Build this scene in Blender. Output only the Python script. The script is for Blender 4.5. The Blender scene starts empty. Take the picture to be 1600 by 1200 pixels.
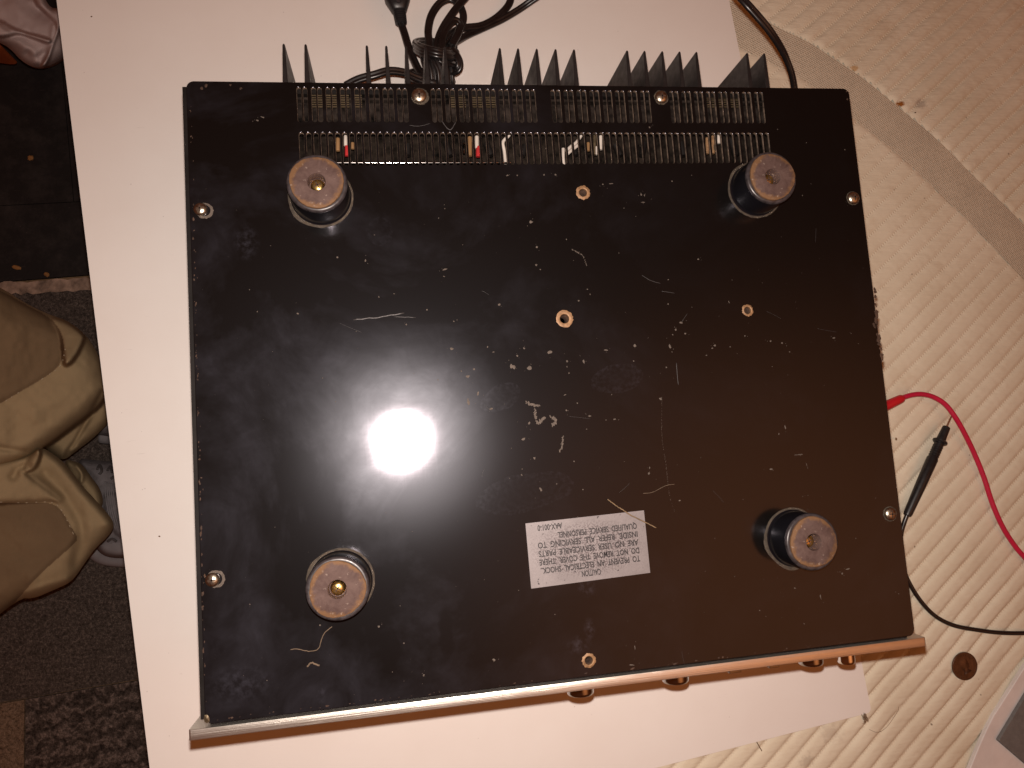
import bpy, bmesh, math, random
import numpy as np
from mathutils import Vector, Matrix
from mathutils.geometry import tessellate_polygon

random.seed(7)
rng = np.random.default_rng(7)
SC = bpy.context.scene
COL = SC.collection
PI = math.pi
H = 0.15                     # height of the upturned underside above the white board (board top is z = 0)
FLOOR = -0.50                # carpet level, below the bed

# ------------------------------------------------------------------ camera
FPX = 1100.0                 # focal length in photograph pixels (1600 wide)
CAM = Vector((-0.0962, -0.0449, 0.5498))
RM = Matrix(((0.98583942, -0.07129507, 0.15178157),
             (-0.05594778, -0.99309716, -0.10309156),
             (0.15808376, 0.09313988, -0.98302314)))      # rows: right, down, forward
cam_d = bpy.data.cameras.new('camera')
cam = bpy.data.objects.new('camera', cam_d)
COL.objects.link(cam)
cam_d.sensor_width = 36.0
cam_d.lens = FPX / 1600.0 * 36.0
cam_d.clip_start = 0.01
cam_d.clip_end = 50.0
m3 = Matrix((RM[0], -RM[1], -RM[2])).transposed()
cam.matrix_world = Matrix.Translation(CAM) @ m3.to_4x4()
SC.camera = cam

# ------------------------------------------------------------------ light: dim warm room, phone flash beside the lens, warm ceiling lamp
world = bpy.data.worlds.new('World')
SC.world = world
world.use_nodes = True
bg = world.node_tree.nodes['Background']
bg.inputs['Color'].default_value = (1.0, 0.20, 0.042, 1)
bg.inputs['Strength'].default_value = 0.074

fl = bpy.data.lights.new('flash', 'AREA')
fl.shape = 'DISK'
fl.size = 0.007
fl.energy = 3.65
fl.color = (1.0, 0.855, 0.765)
flo = bpy.data.objects.new('flash', fl)
flo.location = CAM + Vector((0.0, 0.0185, 0.0))
flo.rotation_euler = Vector((0.10, -0.10, -0.55)).to_track_quat('-Z', 'Y').to_euler()
COL.objects.link(flo)

lp = bpy.data.lights.new('ceiling_lamp', 'AREA')
lp.shape = 'DISK'
lp.size = 3.4
lp.energy = 26.5
lp.color = (1.0, 0.35, 0.115)
# shaded lamp: brightest in the middle, fading out toward its rim
lp.use_nodes = True
lt = lp.node_tree
em = lt.nodes['Emission']
geo = lt.nodes.new('ShaderNodeNewGeometry')
sub = lt.nodes.new('ShaderNodeVectorMath'); sub.operation = 'SUBTRACT'; sub.inputs[1].default_value = (0.5, 0.5, 0.0)
lng = lt.nodes.new('ShaderNodeVectorMath'); lng.operation = 'LENGTH'
mr = lt.nodes.new('ShaderNodeMapRange'); mr.interpolation_type = 'SMOOTHERSTEP'
mr.inputs['From Min'].default_value = 0.5; mr.inputs['From Max'].default_value = 0.0
mr.inputs['To Min'].default_value = 0.0; mr.inputs['To Max'].default_value = 1.0
lt.links.new(geo.outputs['Parametric'], sub.inputs[0]); lt.links.new(sub.outputs[0], lng.inputs[0])
lt.links.new(lng.outputs['Value'], mr.inputs['Value']); lt.links.new(mr.outputs[0], em.inputs['Strength'])
lpo = bpy.data.objects.new('ceiling_lamp', lp)
lpo.location = (1.15, -0.65, 2.1)
lpo.rotation_euler = (Vector((0.1, -0.1, 0.1)) - lpo.location).to_track_quat('-Z', 'Y').to_euler()
COL.objects.link(lpo)

SC.view_settings.view_transform = 'Standard'
SC.view_settings.look = 'None'
SC.view_settings.exposure = 0.0
SC.view_settings.gamma = 1.0
SC.view_settings.use_curve_mapping = False
SC.render.engine = 'CYCLES'
SC.cycles.max_bounces = 8
SC.cycles.caustics_reflective = True
SC.cycles.blur_glossy = 0.0
SC.cycles.sample_clamp_indirect = 6.0


# ------------------------------------------------------------------ helpers
def at(u, v, z):
    """point of the place at height z seen at photograph pixel (u, v)"""
    d = RM.transposed() @ Vector(((u - 800) / FPX, (v - 600) / FPX, 1.0))
    return CAM + d * ((z - CAM.z) / d.z)


def link(name, me, mat=None, parent=None):
    o = bpy.data.objects.new(name, me)
    COL.objects.link(o)
    if mat is not None and me is not None:
        for m in (mat if isinstance(mat, (list, tuple)) else [mat]):
            me.materials.append(m)
    if parent is not None:
        o.parent = parent
    return o


def empty(name, loc=(0, 0, 0), rz=0.0):
    o = bpy.data.objects.new(name, None)
    o.empty_display_size = 0.02
    COL.objects.link(o)
    o.location = loc
    o.rotation_euler = (0, 0, rz)
    return o


def tag(o, label=None, cat=None, group=None, kind=None):
    if label: o['label'] = label
    if cat: o['category'] = cat
    if group: o['group'] = group
    if kind: o['kind'] = kind
    return o


def mesh(name, verts, faces, smooth=None):
    me = bpy.data.meshes.new(name)
    me.from_pydata([tuple(v) for v in verts], [], [tuple(f) for f in faces])
    me.validate()
    me.update()
    if smooth is not None:
        me.polygons.foreach_set('use_smooth', [True] * len(me.polygons))
        if smooth < 180:
            me.set_sharp_from_angle(angle=math.radians(smooth))
    return me


class MB:
    def __init__(self):
        self.v, self.f, self.m = [], [], []

    def add(self, verts, faces, mi=0):
        b = len(self.v)
        self.v += [tuple(x) for x in verts]
        self.f += [tuple(i + b for i in f) for f in faces]
        self.m += [mi] * len(faces)

    def box(self, x0, x1, y0, y1, z0, z1, mi=0):
        vs = [(x, y, z) for z in (z0, z1) for y in (y0, y1) for x in (x0, x1)]
        self.add(vs, [(0, 2, 3, 1), (4, 5, 7, 6), (0, 1, 5, 4), (2, 6, 7, 3), (0, 4, 6, 2), (1, 3, 7, 5)], mi)

    def tube(self, path, r, n=10, mi=0, caps=True):
        vs, fs = sweep(path, [(r * math.cos(2 * PI * k / n), r * math.sin(2 * PI * k / n)) for k in range(n)], caps)
        self.add(vs, fs, mi)

    def lathe(self, prof, n=40, mi=0, c=(0, 0, 0)):
        vs, fs = [], []
        for (r, z) in prof:
            for k in range(n):
                a = 2 * PI * k / n
                vs.append((c[0] + r * math.cos(a), c[1] + r * math.sin(a), c[2] + z))
        for i in range(len(prof) - 1):
            for k in range(n):
                k2 = (k + 1) % n
                fs.append((i * n + k, i * n + k2, (i + 1) * n + k2, (i + 1) * n + k))
        fs.append(tuple(reversed(range(n))))
        fs.append(tuple((len(prof) - 1) * n + k for k in range(n)))
        self.add(vs, fs, mi)

    def build(self, name, mat=None, parent=None, smooth=None):
        me = mesh(name, self.v, self.f, smooth)
        o = link(name, me, mat, parent)
        if isinstance(mat, (list, tuple)) and len(me.polygons) == len(self.m):
            me.polygons.foreach_set('material_index', self.m)
        return o


def sweep(path, prof, caps=True, up=Vector((0, 0, 1))):
    """sweep a closed 2-D profile along a path, keeping the profile's first axis level"""
    P = [Vector(p) for p in path]
    n = len(prof)
    vs, fs = [], []
    last = None
    for i, p in enumerate(P):
        t = (P[min(i + 1, len(P) - 1)] - P[max(i - 1, 0)])
        t.normalize()
        s = t.cross(up)
        if s.length < 0.15:
            s = last.copy() if last else t.cross(Vector((0, 1, 0)))
            s = s - t * s.dot(t)
        s.normalize()
        if last and s.dot(last) < 0:
            s = -s
        last = s
        w = s.cross(t)
        for (a, b) in prof:
            vs.append(p + s * a + w * b)
    for i in range(len(P) - 1):
        for k in range(n):
            k2 = (k + 1) % n
            fs.append((i * n + k, i * n + k2, (i + 1) * n + k2, (i + 1) * n + k))
    if caps:
        fs.append(tuple(reversed(range(n))))
        fs.append(tuple((len(P) - 1) * n + k for k in range(n)))
    return vs, fs


def spline(pts, m=8):
    """Catmull-Rom through points"""
    P = [Vector(p) for p in pts]
    P = [P[0] * 2 - P[1]] + P + [P[-1] * 2 - P[-2]]
    out = []
    for i in range(1, len(P) - 2):
        a, b, c, d = P[i - 1:i + 3]
        for k in range(m):
            t = k / m
            out.append(0.5 * ((2 * b) + (c - a) * t + (2 * a - 5 * b + 4 * c - d) * t * t + (3 * b - a - 3 * c + d) * t ** 3))
    out.append(P[-2])
    return out


def zip_prof(r, k=8):
    """figure-of-eight section of flat two-core mains cord"""
    pr = []
    a0 = math.radians(35)
    for side in (1, -1):
        for i in range(k + 1):
            a = (-PI + a0) + i * (2 * PI - 2 * a0) / k
            x, y = r * 0.86 + r * math.cos(a), r * math.sin(a)
            pr.append((side * x, side * y) if side == 1 else (-x, -y))
    return pr


def rr(x0, x1, y0, y1, r, n=6):
    """rounded rectangle points, counter-clockwise"""
    pts = []
    for (cx, cy, a) in ((x1 - r, y1 - r, 0), (x0 + r, y1 - r, 90), (x0 + r, y0 + r, 180), (x1 - r, y0 + r, 270)):
        for k in range(n + 1):
            t = math.radians(a + 90 * k / n)
            pts.append((cx + r * math.cos(t), cy + r * math.sin(t)))
    return pts


def curve_plate(name, loops, half, bevel, z):
    """flat plate with holes: first loop the outline, the others openings"""
    cu = bpy.data.curves.new(name, 'CURVE')
    cu.dimensions = '2D'
    cu.fill_mode = 'BOTH'
    cu.extrude = half
    cu.bevel_depth = bevel
    cu.bevel_resolution = 1
    cu.offset = -bevel
    for L in loops:
        sp = cu.splines.new('POLY')
        sp.points.add(len(L) - 1)
        for p, q in zip(sp.points, L):
            p.co = (q[0], q[1], 0, 1)
        sp.use_cyclic_u = True
    o = bpy.data.objects.new(name + '_tmp', cu)
    COL.objects.link(o)
    dg = bpy.context.evaluated_depsgraph_get()
    me = bpy.data.meshes.new_from_object(o.evaluated_get(dg))
    me.name = name
    bpy.data.objects.remove(o)
    bpy.data.curves.remove(cu)
    me.transform(Matrix.Translation((0, 0, z)))
    return me


def text_mesh(s, size, width=None, extrude=0.00004):
    cu = bpy.data.curves.new('lettering', 'FONT')
    cu.body = s
    cu.size = size
    cu.offset = size * 0.024
    cu.extrude = extrude
    cu.resolution_u = 3
    o = bpy.data.objects.new('lettering_tmp', cu)
    COL.objects.link(o)
    dg = bpy.context.evaluated_depsgraph_get()
    me = bpy.data.meshes.new_from_object(o.evaluated_get(dg))
    bpy.data.objects.remove(o)
    xs = [v.co.x for v in me.vertices]
    x0, x1 = min(xs), max(xs)
    k = (width / (x1 - x0)) if width else 1.0
    for v in me.vertices:
        v.co.x = (v.co.x - x0) * k
    return me


# ------------------------------------------------------------------ materials
class NT:
    def __init__(self, name):
        self.mat = bpy.data.materials.new(name)
        self.mat.use_nodes = True
        self.t = self.mat.node_tree
        self.n = self.t.nodes
        self.bs = self.n['Principled BSDF']
        self.out = self.n['Material Output']

    def L(self, a, b):
        self.t.links.new(a, b)

    def coord(self, kind='Object'):
        return self.n.new('ShaderNodeTexCoord').outputs[kind]

    def mapping(self, v, scale=(1, 1, 1), rot=(0, 0, 0), loc=(0, 0, 0)):
        m = self.n.new('ShaderNodeMapping')
        m.inputs['Scale'].default_value = scale
        m.inputs['Rotation'].default_value = rot
        m.inputs['Location'].default_value = loc
        self.L(v, m.inputs['Vector'])
        return m.outputs[0]

    def noise(self, v, scale, detail=4, rough=0.55, dist=0.0):
        t = self.n.new('ShaderNodeTexNoise')
        t.inputs['Scale'].default_value = scale
        t.inputs['Detail'].default_value = detail
        t.inputs['Roughness'].default_value = rough
        t.inputs['Distortion'].default_value = dist
        if v is not None: self.L(v, t.inputs['Vector'])
        return t.outputs['Fac']

    def voronoi(self, v, scale, feature='F1', out='Distance', rand=1.0):
        t = self.n.new('ShaderNodeTexVoronoi')
        t.feature = feature
        t.inputs['Scale'].default_value = scale
        t.inputs['Randomness'].default_value = rand
        self.L(v, t.inputs['Vector'])
        return t.outputs[out]

    def ramp(self, f, stops):
        r = self.n.new('ShaderNodeValToRGB')
        e = r.color_ramp.elements
        while len(e) < len(stops):
            e.new(0.5)
        for el, (p, c) in zip(e, stops):
            el.position = p
            el.color = c if len(c) == 4 else (*c, 1)
        self.L(f, r.inputs['Fac'])
        return r.outputs['Color']

    def rng(self, f, a, b, c, d):
        r = self.n.new('ShaderNodeMapRange')
        r.inputs['From Min'].default_value = a
        r.inputs['From Max'].default_value = b
        r.inputs['To Min'].default_value = c
        r.inputs['To Max'].default_value = d
        self.L(f, r.inputs['Value'])
        return r.outputs[0]

    def math(self, op, a, b=None):
        m = self.n.new('ShaderNodeMath')
        m.operation = op
        for i, x in enumerate((a, b)):
            if x is None: continue
            if isinstance(x, (int, float)):
                m.inputs[i].default_value = x
            else:
                self.L(x, m.inputs[i])
        return m.outputs[0]

    def mix(self, f, a, b):
        m = self.n.new('ShaderNodeMix')
        m.data_type = 'RGBA'
        for i, x in ((0, f), (6, a), (7, b)):
            if isinstance(x, (int, float)):
                m.inputs[i].default_value = x
            elif isinstance(x, tuple):
                m.inputs[i].default_value = x if len(x) == 4 else (*x, 1)
            else:
                self.L(x, m.inputs[i])
        return m.outputs[2]

    def bump(self, h, dist=0.001, strength=1.0, normal=None):
        b = self.n.new('ShaderNodeBump')
        b.inputs['Distance'].default_value = dist
        b.inputs['Strength'].default_value = strength
        self.L(h, b.inputs['Height'])
        if normal is not None: self.L(normal, b.inputs['Normal'])
        return b.outputs[0]

    def set(self, **k):
        for key, v in k.items():
            s = self.bs.inputs[key.replace('_', ' ')]
            if isinstance(v, (int, float)):
                s.default_value = v
            elif isinstance(v, tuple):
                s.default_value = v if len(v) == 4 else (*v, 1)
            else:
                self.L(v, s)
        return self

    def ellipse(self, v, cx, cy, rx, ry, rot=0.0, z=0.0):
        """distance field of an ellipse in object coordinates, 1 on its rim"""
        mp = self.n.new('ShaderNodeMapping')
        mp.vector_type = 'TEXTURE'
        mp.inputs['Location'].default_value = (cx, cy, z)
        mp.inputs['Rotation'].default_value = (0, 0, rot)
        mp.inputs['Scale'].default_value = (rx, ry, 1000)
        self.L(v, mp.inputs['Vector'])
        ln = self.n.new('ShaderNodeVectorMath')
        ln.operation = 'LENGTH'
        self.L(mp.outputs[0], ln.inputs[0])
        return ln.outputs['Value']


def simple(name, col, rough=0.5, metal=0.0, var=0.15, scale=60, bump=0.0, bscale=400, spec=0.5):
    m = NT(name)
    co = m.coord()
    nz = m.noise(co, scale, 5, 0.6)
    c = m.mix(m.rng(nz, 0.3, 0.7, 0, 1), tuple(x * (1 - var) for x in col), tuple(min(1, x * (1 + var)) for x in col))
    m.set(Base_Color=c, Metallic=metal)
    m.bs.inputs['Specular IOR Level'].default_value = spec
    m.L(m.rng(m.noise(co, scale * 2.3, 4), 0.3, 0.7, max(0.02, rough * 0.8), min(1, rough * 1.2)), m.bs.inputs['Roughness'])
    if bump:
        m.L(m.bump(m.noise(co, bscale, 4), bump), m.bs.inputs['Normal'])
    return m.mat


def mat_plate():
    m = NT('black_enamel_dusty')
    co = m.coord()
    n1 = m.noise(co, 9, 6, 0.62, 0.6)
    n2 = m.noise(co, 38, 6, 0.65, 0.8)
    n3 = m.noise(m.mapping(co, (6, 160, 1), (0, 0, 0.12)), 6, 4, 0.6)       # wiping streaks
    n4 = m.noise(m.mapping(co, (170, 9, 1), (0, 0, -0.1)), 5, 4, 0.6)
    # film of dust and smears, thicker toward the left half
    sep = m.n.new('ShaderNodeSeparateXYZ')
    m.L(co, sep.inputs[0])
    left = m.rng(sep.outputs['X'], 0.06, -0.15, 0.14, 1.0)
    film = m.math('MULTIPLY', m.rng(n1, 0.47, 0.64, 0.02, 1.3), m.rng(n2, 0.32, 0.72, 0.25, 1.15))
    film = m.math('MULTIPLY', film, left)
    # clean oval and faint rings left by wet things
    for (u, v, ru, rv, rot) in ((463, 735, .0125, .017, .3), (697, 985, .005, .014, 0), (610, 1010, .006, .012, 0)):
        p = at(u, v, H)
        e = m.ellipse(co, p.x, p.y, ru, rv, rot)
        e = m.math('ADD', e, m.rng(n2, 0.3, 0.7, -0.3, 0.3))
        film = m.math('MULTIPLY', film, m.rng(e, 0.75, 1.1, 0.12, 1.0))
    for (u, v, ru, rv, rot, k) in ((965, 592, .0155, .0085, .15, .5), (593, 361, .0075, .0085, 0, .35), (783, 622, .012, .007, .4, .45), (820, 770, .028, .010, .15, .30)):
        p = at(u, v, H)
        e = m.ellipse(co, p.x, p.y, ru, rv, rot)
        e = m.math('ADD', e, m.rng(n2, 0.3, 0.7, -0.15, 0.15))
        ring = m.math('MULTIPLY', m.math('GREATER_THAN', 1.06, e), m.rng(e, 0.5, 1.0, 0.35, 1.0))
        ring = m.math('MULTIPLY', ring, m.rng(m.noise(co, 420, 3), 0.42, 0.66, 0.0, k))
        film = m.math('ADD', film, ring)
    # whitish dusty clouds near the front hole
    for (u, v, ru, rv) in ((917, 918, .006, .006), (921, 983, .004, .007), (905, 1008, .008, .006), (503, 1085, .003, .006), (385, 378, .008, .012), (375, 1070, .02, .012)):
        p = at(u, v, H)
        e = m.ellipse(co, p.x, p.y, ru, rv)
        cl = m.math('MULTIPLY', m.rng(e, 0.2, 1.0, 1.0, 0.0), m.rng(m.noise(co, 260, 5, 0.7), 0.44, 0.68, 0.0, 1.6))
        film = m.math('ADD', film, cl)
    fine = m.rng(m.noise(co, 900, 3, 0.7), 0.66, 0.78, 0.0, 1.0)
    film_amt = m.math('ADD', m.math('MULTIPLY', film, 0.022), m.math('MULTIPLY', fine, 0.014))
    base = m.mix(film_amt, (0.0038, 0.0034, 0.0032), (0.40, 0.42, 0.57))
    rough = m.math('ADD', m.rng(n2, 0.3, 0.7, 0.146, 0.154), m.math('MULTIPLY', film, 0.008))
    rough = m.math('ADD', rough, m.rng(n3, 0.4, 0.7, 0, 0.003))
    rough = m.math('ADD', rough, m.rng(n4, 0.45, 0.75, 0, 0.004))
    b = m.bump(m.noise(co, 40, 2), 0.00003, 0.5)
    m.n.remove(m.bs)
    df = m.n.new('ShaderNodeBsdfDiffuse')
    m.L(base, df.inputs['Color'])
    sh = df.outputs[0]
    fr = m.n.new('ShaderNodeFresnel')
    fr.inputs['IOR'].default_value = 1.45
    # enamel gloss plus the satin haze of wear and grease
    for fac, ro, colr in ((m.math('MULTIPLY', fr.outputs[0], 0.9), rough, (0.90, 0.86, 1.0, 1)),
                          (m.math('ADD', m.math('MULTIPLY', film, 0.006), 0.0085), 0.285, (0.84, 0.88, 1, 1)),
                          (m.math('ADD', m.math('MULTIPLY', film, 0.0022), 0.0026), 0.47, (0.82, 0.86, 1, 1))):
        g = m.n.new('ShaderNodeBsdfGlossy')
        g.distribution = 'BECKMANN'
        g.inputs['Color'].default_value = colr
        if isinstance(ro, float): g.inputs['Roughness'].default_value = ro
        else: m.L(ro, g.inputs['Roughness'])
        m.L(b, g.inputs['Normal'])
        mx = m.n.new('ShaderNodeMixShader')
        m.L(fac, mx.inputs['Fac']); m.L(sh, mx.inputs[1]); m.L(g.outputs[0], mx.inputs[2])
        sh = mx.outputs[0]
    m.L(sh, m.out.inputs['Surface'])
    return m.mat


def mat_worn_edge():
    m = NT('worn_slot_edge')
    co = m.coord()
    n = m.noise(co, 240, 5, 0.7)
    m.set(Base_Color=m.ramp(n, [(0.32, (0.012, 0.010, 0.009)), (0.46, (0.09, 0.067, 0.05)), (0.68, (0.20, 0.148, 0.11))]), Roughness=0.6)
    return m.mat


def mat_board():
    m = NT('white_melamine')
    co = m.coord()
    n = m.noise(co, 14, 5, 0.6)
    base = m.mix(m.rng(n, 0.3, 0.7, 0, 1), (0.80, 0.775, 0.745), (0.77, 0.735, 0.70))
    n2 = m.noise(co, 900, 3, 0.7)
    base = m.mix(m.rng(n2, 0.62, 0.8, 0, 0.10), base, (0.42, 0.36, 0.32))
    v = m.voronoi(co, 110)
    dots = m.math('MULTIPLY', m.rng(v, 0.02, 0.045, 1, 0), m.rng(m.noise(co, 31, 2), 0.50, 0.56, 0, 0.6))
    base = m.mix(dots, base, (0.11, 0.07, 0.05))
    hair = m.noise(m.mapping(co, (1, 14, 1), (0, 0, 0.7)), 60, 2, 0.5, 1.5)
    base = m.mix(m.rng(hair, 0.74, 0.78, 0, 0.18), base, (0.3, 0.26, 0.23))
    m.set(Base_Color=base, Roughness=0.55)
    m.bs.inputs['Specular IOR Level'].default_value = 0.3
    m.L(m.bump(m.noise(co, 700, 3), 0.00004, 0.5), m.bs.inputs['Normal'])
    return m.mat


def mat_quilt():
    m = NT('cream_quilted_cotton')
    co = m.coord()
    n = m.noise(co, 11, 5, 0.6)
    base = m.mix(m.rng(n, 0.3, 0.72, 0, 1), (0.745, 0.69, 0.555), (0.655, 0.59, 0.455))
    base = m.mix(m.rng(m.noise(co, 60, 5, 0.7), 0.55, 0.75, 0, 0.30), base, (0.56, 0.43, 0.30))
    for (u, v, r, c, k) in ((1338, 104, .0045, (0.45, 0.24, 0.07), .7), (1409, 160, .0042, (0.28, 0.10, 0.02), 1.0), (1441, 160, .008, (0.25, 0.2, 0.17), .45), (1375, 40, .02, (0.5, 0.36, 0.22), .25),
                            (1302, 1145, .012, (0.3, 0.24, 0.2), .22), (1262, 1190, .008, (0.2, 0.16, 0.13), .3)):
        p = at(u, v, 0)
        e = m.math('ADD', m.ellipse(co, p.x, p.y, r, r * 0.8), m.rng(m.noise(co, 300, 4), 0.3, 0.7, -0.4, 0.4))
        base = m.mix(m.rng(e, 0.4, 1.0, k, 0.0), base, c)
    sp = m.math('MULTIPLY', m.rng(m.voronoi(co, 55), 0.03, 0.06, 1, 0), m.rng(m.noise(co, 23, 2), 0.52, 0.58, 0, 0.8))
    base = m.mix(sp, base, (0.09, 0.05, 0.03))
    m.set(Base_Color=base, Roughness=0.95)
    m.bs.inputs['Specular IOR Level'].default_value = 0.1
    # weave and stitch dimples (uv: u across the channels, v along the stitch line)
    uv = m.coord('UV')
    sp2 = m.n.new('ShaderNodeSeparateXYZ')
    m.L(uv, sp2.inputs[0])
    fr = m.math('ABSOLUTE', m.math('SUBTRACT', m.math('FRACT', m.math('ADD', sp2.outputs['X'], 0.5)), 0.5))
    near = m.rng(fr, 0.02, 0.085, 1, 0)
    dash = m.math('SINE', m.math('MULTIPLY', sp2.outputs['Y'], 2 * PI / 0.0026))
    dim = m.math('MULTIPLY', near, dash)
    bb = m.bump(dim, 0.00028, 0.6)
    bb = m.bump(m.noise(co, 1300, 2, 0.6), 0.0003, 0.5, bb)
    wr = m.noise(m.mapping(co, (1.0, 4.5, 1), (0, 0, 0.15)), 45, 4, 0.6)
    bb = m.bump(wr, 0.0016, 0.6, bb)
    m.L(bb, m.bs.inputs['Normal'])
    return m.mat


def mat_band():
    m = NT('woven_border_ribbon')
    uv = m.coord('UV')
    br = m.n.new('ShaderNodeTexBrick')
    br.inputs['Scale'].default_value = 1.0
    br.inputs['Mortar Size'].default_value = 0.0006
    br.inputs['Mortar Smooth'].default_value = 1.0
    br.inputs['Brick Width'].default_value = 0.0034
    br.inputs['Row Height'].default_value = 0.0019
    br.inputs['Color1'].default_value = (0.46, 0.41, 0.31, 1)
    br.inputs['Color2'].default_value = (0.58, 0.52, 0.40, 1)
    br.inputs['Mortar'].default_value = (0.80, 0.72, 0.58, 1)
    m.L(uv, br.inputs['Vector'])
    m.set(Base_Color=m.mix(m.rng(m.noise(m.coord(), 30, 4), 0.3, 0.7, 0, 0.25), br.outputs['Color'], (0.36, 0.32, 0.26)), Roughness=0.9)
    m.bs.inputs['Specular IOR Level'].default_value = 0.1
    m.L(m.bump(br.outputs['Fac'], 0.0005, 0.8), m.bs.inputs['Normal'])
    return m.mat


def mat_carpet(name, c1, c2, c3, scale=1.0, rib=False):
    m = NT(name)
    co = m.coord()
    n = m.noise(co, 260 * scale, 4, 0.8)
    n2 = m.noise(co, 700 * scale, 3, 0.7)
    f = m.math('ADD', m.math('MULTIPLY', n, 0.6), m.math('MULTIPLY', n2, 0.4))
    if rib:
        wv = m.n.new('ShaderNodeTexWave')
        wv.bands_direction = 'Y'
        wv.inputs['Scale'].default_value = 13
        wv.inputs['Distortion'].default_value = 7.0
        wv.inputs['Detail'].default_value = 3
        wv.inputs['Detail Scale'].default_value = 6
        m.L(m.mapping(co, (1, 1, 1), (0, 0, -0.12)), wv.inputs['Vector'])
        f = m.math('ADD', m.math('MULTIPLY', f, 0.86), m.math('MULTIPLY', wv.outputs['Fac'], 0.14))
    m.set(Base_Color=m.ramp(f, [(0.36, c1), (0.52, c2), (0.68, c3)]), Roughness=1.0)
    m.bs.inputs['Specular IOR Level'].default_value = 0.05
    m.L(m.bump(f, 0.006, 0.9), m.bs.inputs['Normal'])
    return m.mat


def mat_vinyl():
    m = NT('scuffed_black_vinyl')
    co = m.coord()
    n = m.noise(co, 30, 6, 0.7)
    base = m.mix(m.rng(n, 0.45, 0.75, 0, 1), (0.022, 0.020, 0.020), (0.05, 0.044, 0.042))
    fl = m.rng(m.noise(co, 420, 3, 0.7), 0.68, 0.76, 0, 0.6)
    base = m.mix(fl, base, (0.24, 0.19, 0.17))
    hair = m.noise(m.mapping(co, (1, 10, 1), (0, 0, 0.8)), 34, 2, 0.5, 1.2)
    base = m.mix(m.rng(hair, 0.73, 0.76, 0, 0.35), base, (0.14, 0.11, 0.10))
    blot = m.rng(m.noise(co, 12, 3, 0.5), 0.66, 0.75, 0, 0.2)
    base = m.mix(blot, base, (0.15, 0.12, 0.11))
    m.set(Base_Color=base, Roughness=0.75)
    m.bs.inputs['Specular IOR Level'].default_value = 0.2
    m.L(m.bump(m.noise(co, 300, 4), 0.0006, 0.6), m.bs.inputs['Normal'])
    return m.mat


def mat_cloth(name, c1, c2, weave=2400, rough=0.9):
    m = NT(name)
    co = m.coord()
    n = m.noise(co, 18, 5, 0.6)
    base = m.mix(m.rng(n, 0.3, 0.7, 0, 1), c1, c2)
    tw = m.n.new('ShaderNodeTexWave')
    tw.inputs['Scale'].default_value = 380
    tw.inputs['Distortion'].default_value = 0.6
    m.L(m.mapping(co, (1, 1, 1), (0, 0, 0.6)), tw.inputs['Vector'])
    base = m.mix(m.math('MULTIPLY', tw.outputs['Fac'], 0.12), base, tuple(x * 0.6 for x in c1))
    m.set(Base_Color=base, Roughness=rough)
    m.bs.inputs['Specular IOR Level'].default_value = 0.15
    m.L(m.bump(m.noise(co, 500, 4, 0.6), 0.0006, 0.5), m.bs.inputs['Normal'])
    return m.mat


def mat_aluminium():
    m = NT('brushed_aluminium')
    co = m.coord()
    n = m.noise(m.mapping(co, (2, 300, 300)), 9, 4, 0.6)
    m.set(Base_Color=m.mix(n, (0.93, 0.91, 0.84), (0.82, 0.80, 0.73)), Metallic=1.0)
    m.L(m.rng(n, 0.3, 0.7, 0.34, 0.46), m.bs.inputs['Roughness'])
    m.L(m.bump(n, 0.00012, 1.0), m.bs.inputs['Normal'])
    return m.mat


def mat_label():
    m = NT('worn_foil_label')
    co = m.coord()
    n = m.noise(co, 60, 5, 0.6)
    base = m.mix(m.rng(n, 0.3, 0.7, 0, 1), (0.235, 0.218, 0.222), (0.178, 0.164, 0.168))
    sp = m.noise(co, 1050, 2, 0.7)
    # abrasion speckle over the printed area
    p = Vector((0.0055, -0.104))
    e = m.ellipse(co, p.x, p.y, 0.030, 0.0145)
    msk = m.rng(e, 0.75, 1.15, 1.0, 0.12)
    base = m.mix(m.math('MULTIPLY', m.rng(sp, 0.505, 0.535, 0, 0.8), msk), base, (0.07, 0.055, 0.06))
    base = m.mix(m.rng(m.noise(co, 420, 3, 0.7), 0.66, 0.68, 0, 0.9), base, (0.03, 0.025, 0.03))
    m.set(Base_Color=base, Roughness=0.5, Metallic=0.25)
    m.L(m.bump(sp, 0.00003, 0.4), m.bs.inputs['Normal'])
    return m.mat


def mat_pad():
    m = NT('aged_brown_rubber_pad')
    co = m.coord('Generated')
    ob = m.coord()
    n = m.noise(ob, 130, 5, 0.65, 0.6)
    base = m.mix(m.rng(n, 0.35, 0.65, 0, 1), (0.062, 0.036, 0.031), (0.100, 0.064, 0.055))
    e = m.ellipse(ob, 0, 0, 0.0125, 0.0125)
    e = m.math('ADD', e, m.rng(m.noise(ob, 210, 5, 0.7), 0.3, 0.7, -0.14, 0.14))
    base = m.mix(m.rng(e, 0.90, 1.06, 0, 0.9), base, (0.15, 0.080, 0.036))
    base = m.mix(m.rng(m.noise(ob, 420, 4), 0.64, 0.72, 0, 0.8), base, (0.24, 0.19, 0.16))
    m.set(Base_Color=base, Roughness=0.75)
    m.bs.inputs['Specular IOR Level'].default_value = 0.3
    m.L(m.bump(m.noise(ob, 500, 4), 0.0003, 0.6), m.bs.inputs['Normal'])
    return m.mat


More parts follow.
